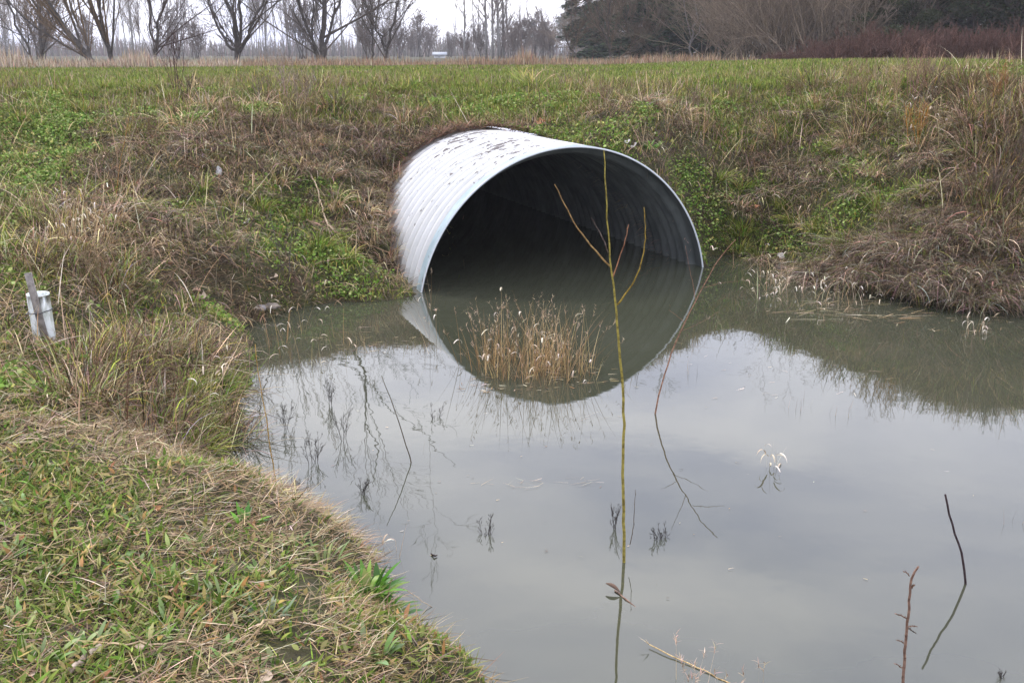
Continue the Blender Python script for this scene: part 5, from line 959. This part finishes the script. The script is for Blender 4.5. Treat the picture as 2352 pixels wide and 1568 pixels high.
# stone, white scrap, floating debris
def rock(name, lab, cat, px, py, r, col, sq=(1, 1, .6), seed=1, rough=.9):
    g = ground_at(px, py); nu, nv = 20, 14; th_, ph = np.meshgrid(np.linspace(0, 2 * np.pi, nu, endpoint=False), np.linspace(.02, np.pi - .02, nv)); x = np.sin(ph) * np.cos(th_); y = np.sin(ph) * np.sin(th_); z = np.cos(ph)
    k = 1 + .35 * (fnoise(x * 2 + seed, y * 2 + z, 1.3, 3, seed) - .5) * 2; V = np.stack([x * k * sq[0], y * k * sq[1], z * k * sq[2]], -1) * r; i = np.arange(nu * nv).reshape(nv, nu); i2 = np.roll(i, -1, 1)
    V = V.reshape(-1, 3); o_ = mesh(name, V, [np.stack([i[:-1], i[1:], i2[1:], i2[:-1]], -1).reshape(-1, 4), i[0][None], i[-1][::-1][None]], mat_bark(name + '_surface', tuple(np.array(col) * .7), col, 12, rough, .5), smooth=True); o_.location = g + [0, 0, r * .2]; return tag(o_, lab, cat)
rock('stone', 'flat pale muddy stone at the water edge below the trampled path', 'stone', 622, 712, .07, (.27, .23, .19), (1.1, .8, .35))
rock('stone', 'small grey stone at the edge of the left shore beside the flat one', 'stone', 600, 716, .05, (.33, .30, .28), (1, .8, .5), 5)
rock('clay_lump', 'pale bare clay lump at the bottom edge of the near bank', 'clay', 608, 1560, .016, (.34, .24, .17), (1, 1, .7), 3)
rock('plastic_scrap', 'white plastic scrap half buried in brown weeds on the left bank', 'litter', 503, 400, .045, (.72, .75, .76), (.7, .6, 1.2), 9, .4)
rock('mole_mound', 'dark crumbly tuft of earth and roots in the middle of the near bank', 'earth mound', 535, 1318, .022, (.07, .05, .032), (1.3, 1, .6), 4)
# floating bits
def flo(n, cx, cy, rx, ry, L_, wd, cols):
    p = np.array(patch(n, cx, cy, rx, ry)); p[:, 2] = .003 + U(0, .004, n); return blades(p, U(L_[0], L_[1], n), U(wd[0], wd[1], n), rng.normal(.15, .6, n) + 3.14 * (rng.random(n) < .5), U(1.53, 1.59, n), rng.normal(0, .03, n), pick(n, cols, np.ones(len(cols))), 3)
put('floating_debris', [flo(90, 1960, 715, 210, 26, (.05, .28), (.002, .006), ST), flo(60, 1180, 885, 150, 22, (.02, .07), (.003, .008), ST + DK), flo(40, 1330, 860, 90, 25, (.02, .08), (.002, .006), ST), flo(45, 840, 780, 120, 30, (.03, .12), (.002, .005), ST + DK), flo(40, 2200, 740, 160, 30, (.03, .1), (.002, .006), ST), flo(60, 1500, 1100, 800, 300, (.008, .03), (.001, .004), ST + DK), flo(24, 1750, 860, 350, 60, (.03, .1), (.0012, .003), ST), flo(26, 1250, 1110, 170, 12, (.03, .1), (.0008, .0015), ST), flo(16, 1380, 960, 90, 8, (.03, .1), (.001, .0016), DK)], M_dry)
# twig fleck in the water
floating('floating_twig', 'tiny dark fleck of bark floating left of centre in the near water', 'twig', [(990, 1270), (997, 1276), (1004, 1274)], [2, 4, 2], (.04, .03, .03), [.004, .008, .006])
# arching straw on the near shore
sticks('arching_straw', 'long thin pale straw arching over the water from the near shore', 'straw', (920, 1330), [(925, 1350), (960, 1372), (1000, 1400), (1040, 1418), (1075, 1430)], (1.6, .8), (.55, .45, .33), [([(1005, 1402), (1018, 1435), (1021, 1468)], 1.2, 2.6, (.10, .08, .06))], b=0, z0=.12, under=0, n=14)
# edge overhang of straw on the near bank rim
n_ = 1500; rim = np.array([P(x, y, .34) for x, y in [(330, 1030), (420, 1055), (500, 1090), (570, 1112), (640, 1140), (700, 1165), (745, 1195), (780, 1250), (786, 1320), (782, 1400), (812, 1480), (850, 1550)]]); t_ = U(0, 11, n_); k_ = np.minimum(t_.astype(int), 10); f_ = (t_ - k_)[:, None]; q = rim[k_] * (1 - f_) + rim[k_ + 1] * f_ + rng.normal(0, .05, (n_, 3)) * [1, 1, 0]; q[:, 2] = gz(q[:, 0], q[:, 1]) - .005
tn = rim[k_ + 1] - rim[k_]; yw = np.arctan2(-tn[:, 0], tn[:, 1]) * 1.0; yw = np.arctan2(tn[:, 0], -tn[:, 1]) + np.pi * 0; out = np.stack([-tn[:, 1], tn[:, 0]], 1); yw = np.arctan2(out[:, 1], out[:, 0]) + rng.normal(0, 1.2, n_)
put('overhanging_straw', [blades(q, U(.04, .16, n_), U(.0016, .0036, n_), yw, U(.7, 1.5, n_), U(.3, 1.5, n_), pick(n_, ST + DK[3:] + OL, [3, 3, 2, 1, 1.4, 1, 1]), 4)], M_dry)
#==PART4==
# ------------------------------------------------------------------ haze
hb = [(-190, 210), (-20, 430), (-2, 34)]
V = [[a, b_, c] for c in hb[2] for b_ in hb[1] for a in hb[0]]
mz = bpy.data.materials.new('damp_air'); mz.use_nodes = True; t = mz.node_tree; t.nodes.clear(); o = t.nodes.new('ShaderNodeOutputMaterial'); v = t.nodes.new('ShaderNodeVolumePrincipled')
v.inputs['Color'].default_value = (.93, .95, 1, 1); v.inputs['Density'].default_value = .0009; v.inputs['Anisotropy'].default_value = .2
t.links.new(v.outputs[0], o.inputs['Volume'])
tag(mesh('haze', V, [[[0, 2, 3, 1], [4, 5, 7, 6], [0, 1, 5, 4], [2, 6, 7, 3], [0, 4, 6, 2], [1, 3, 7, 5]]], mz), kind='stuff')
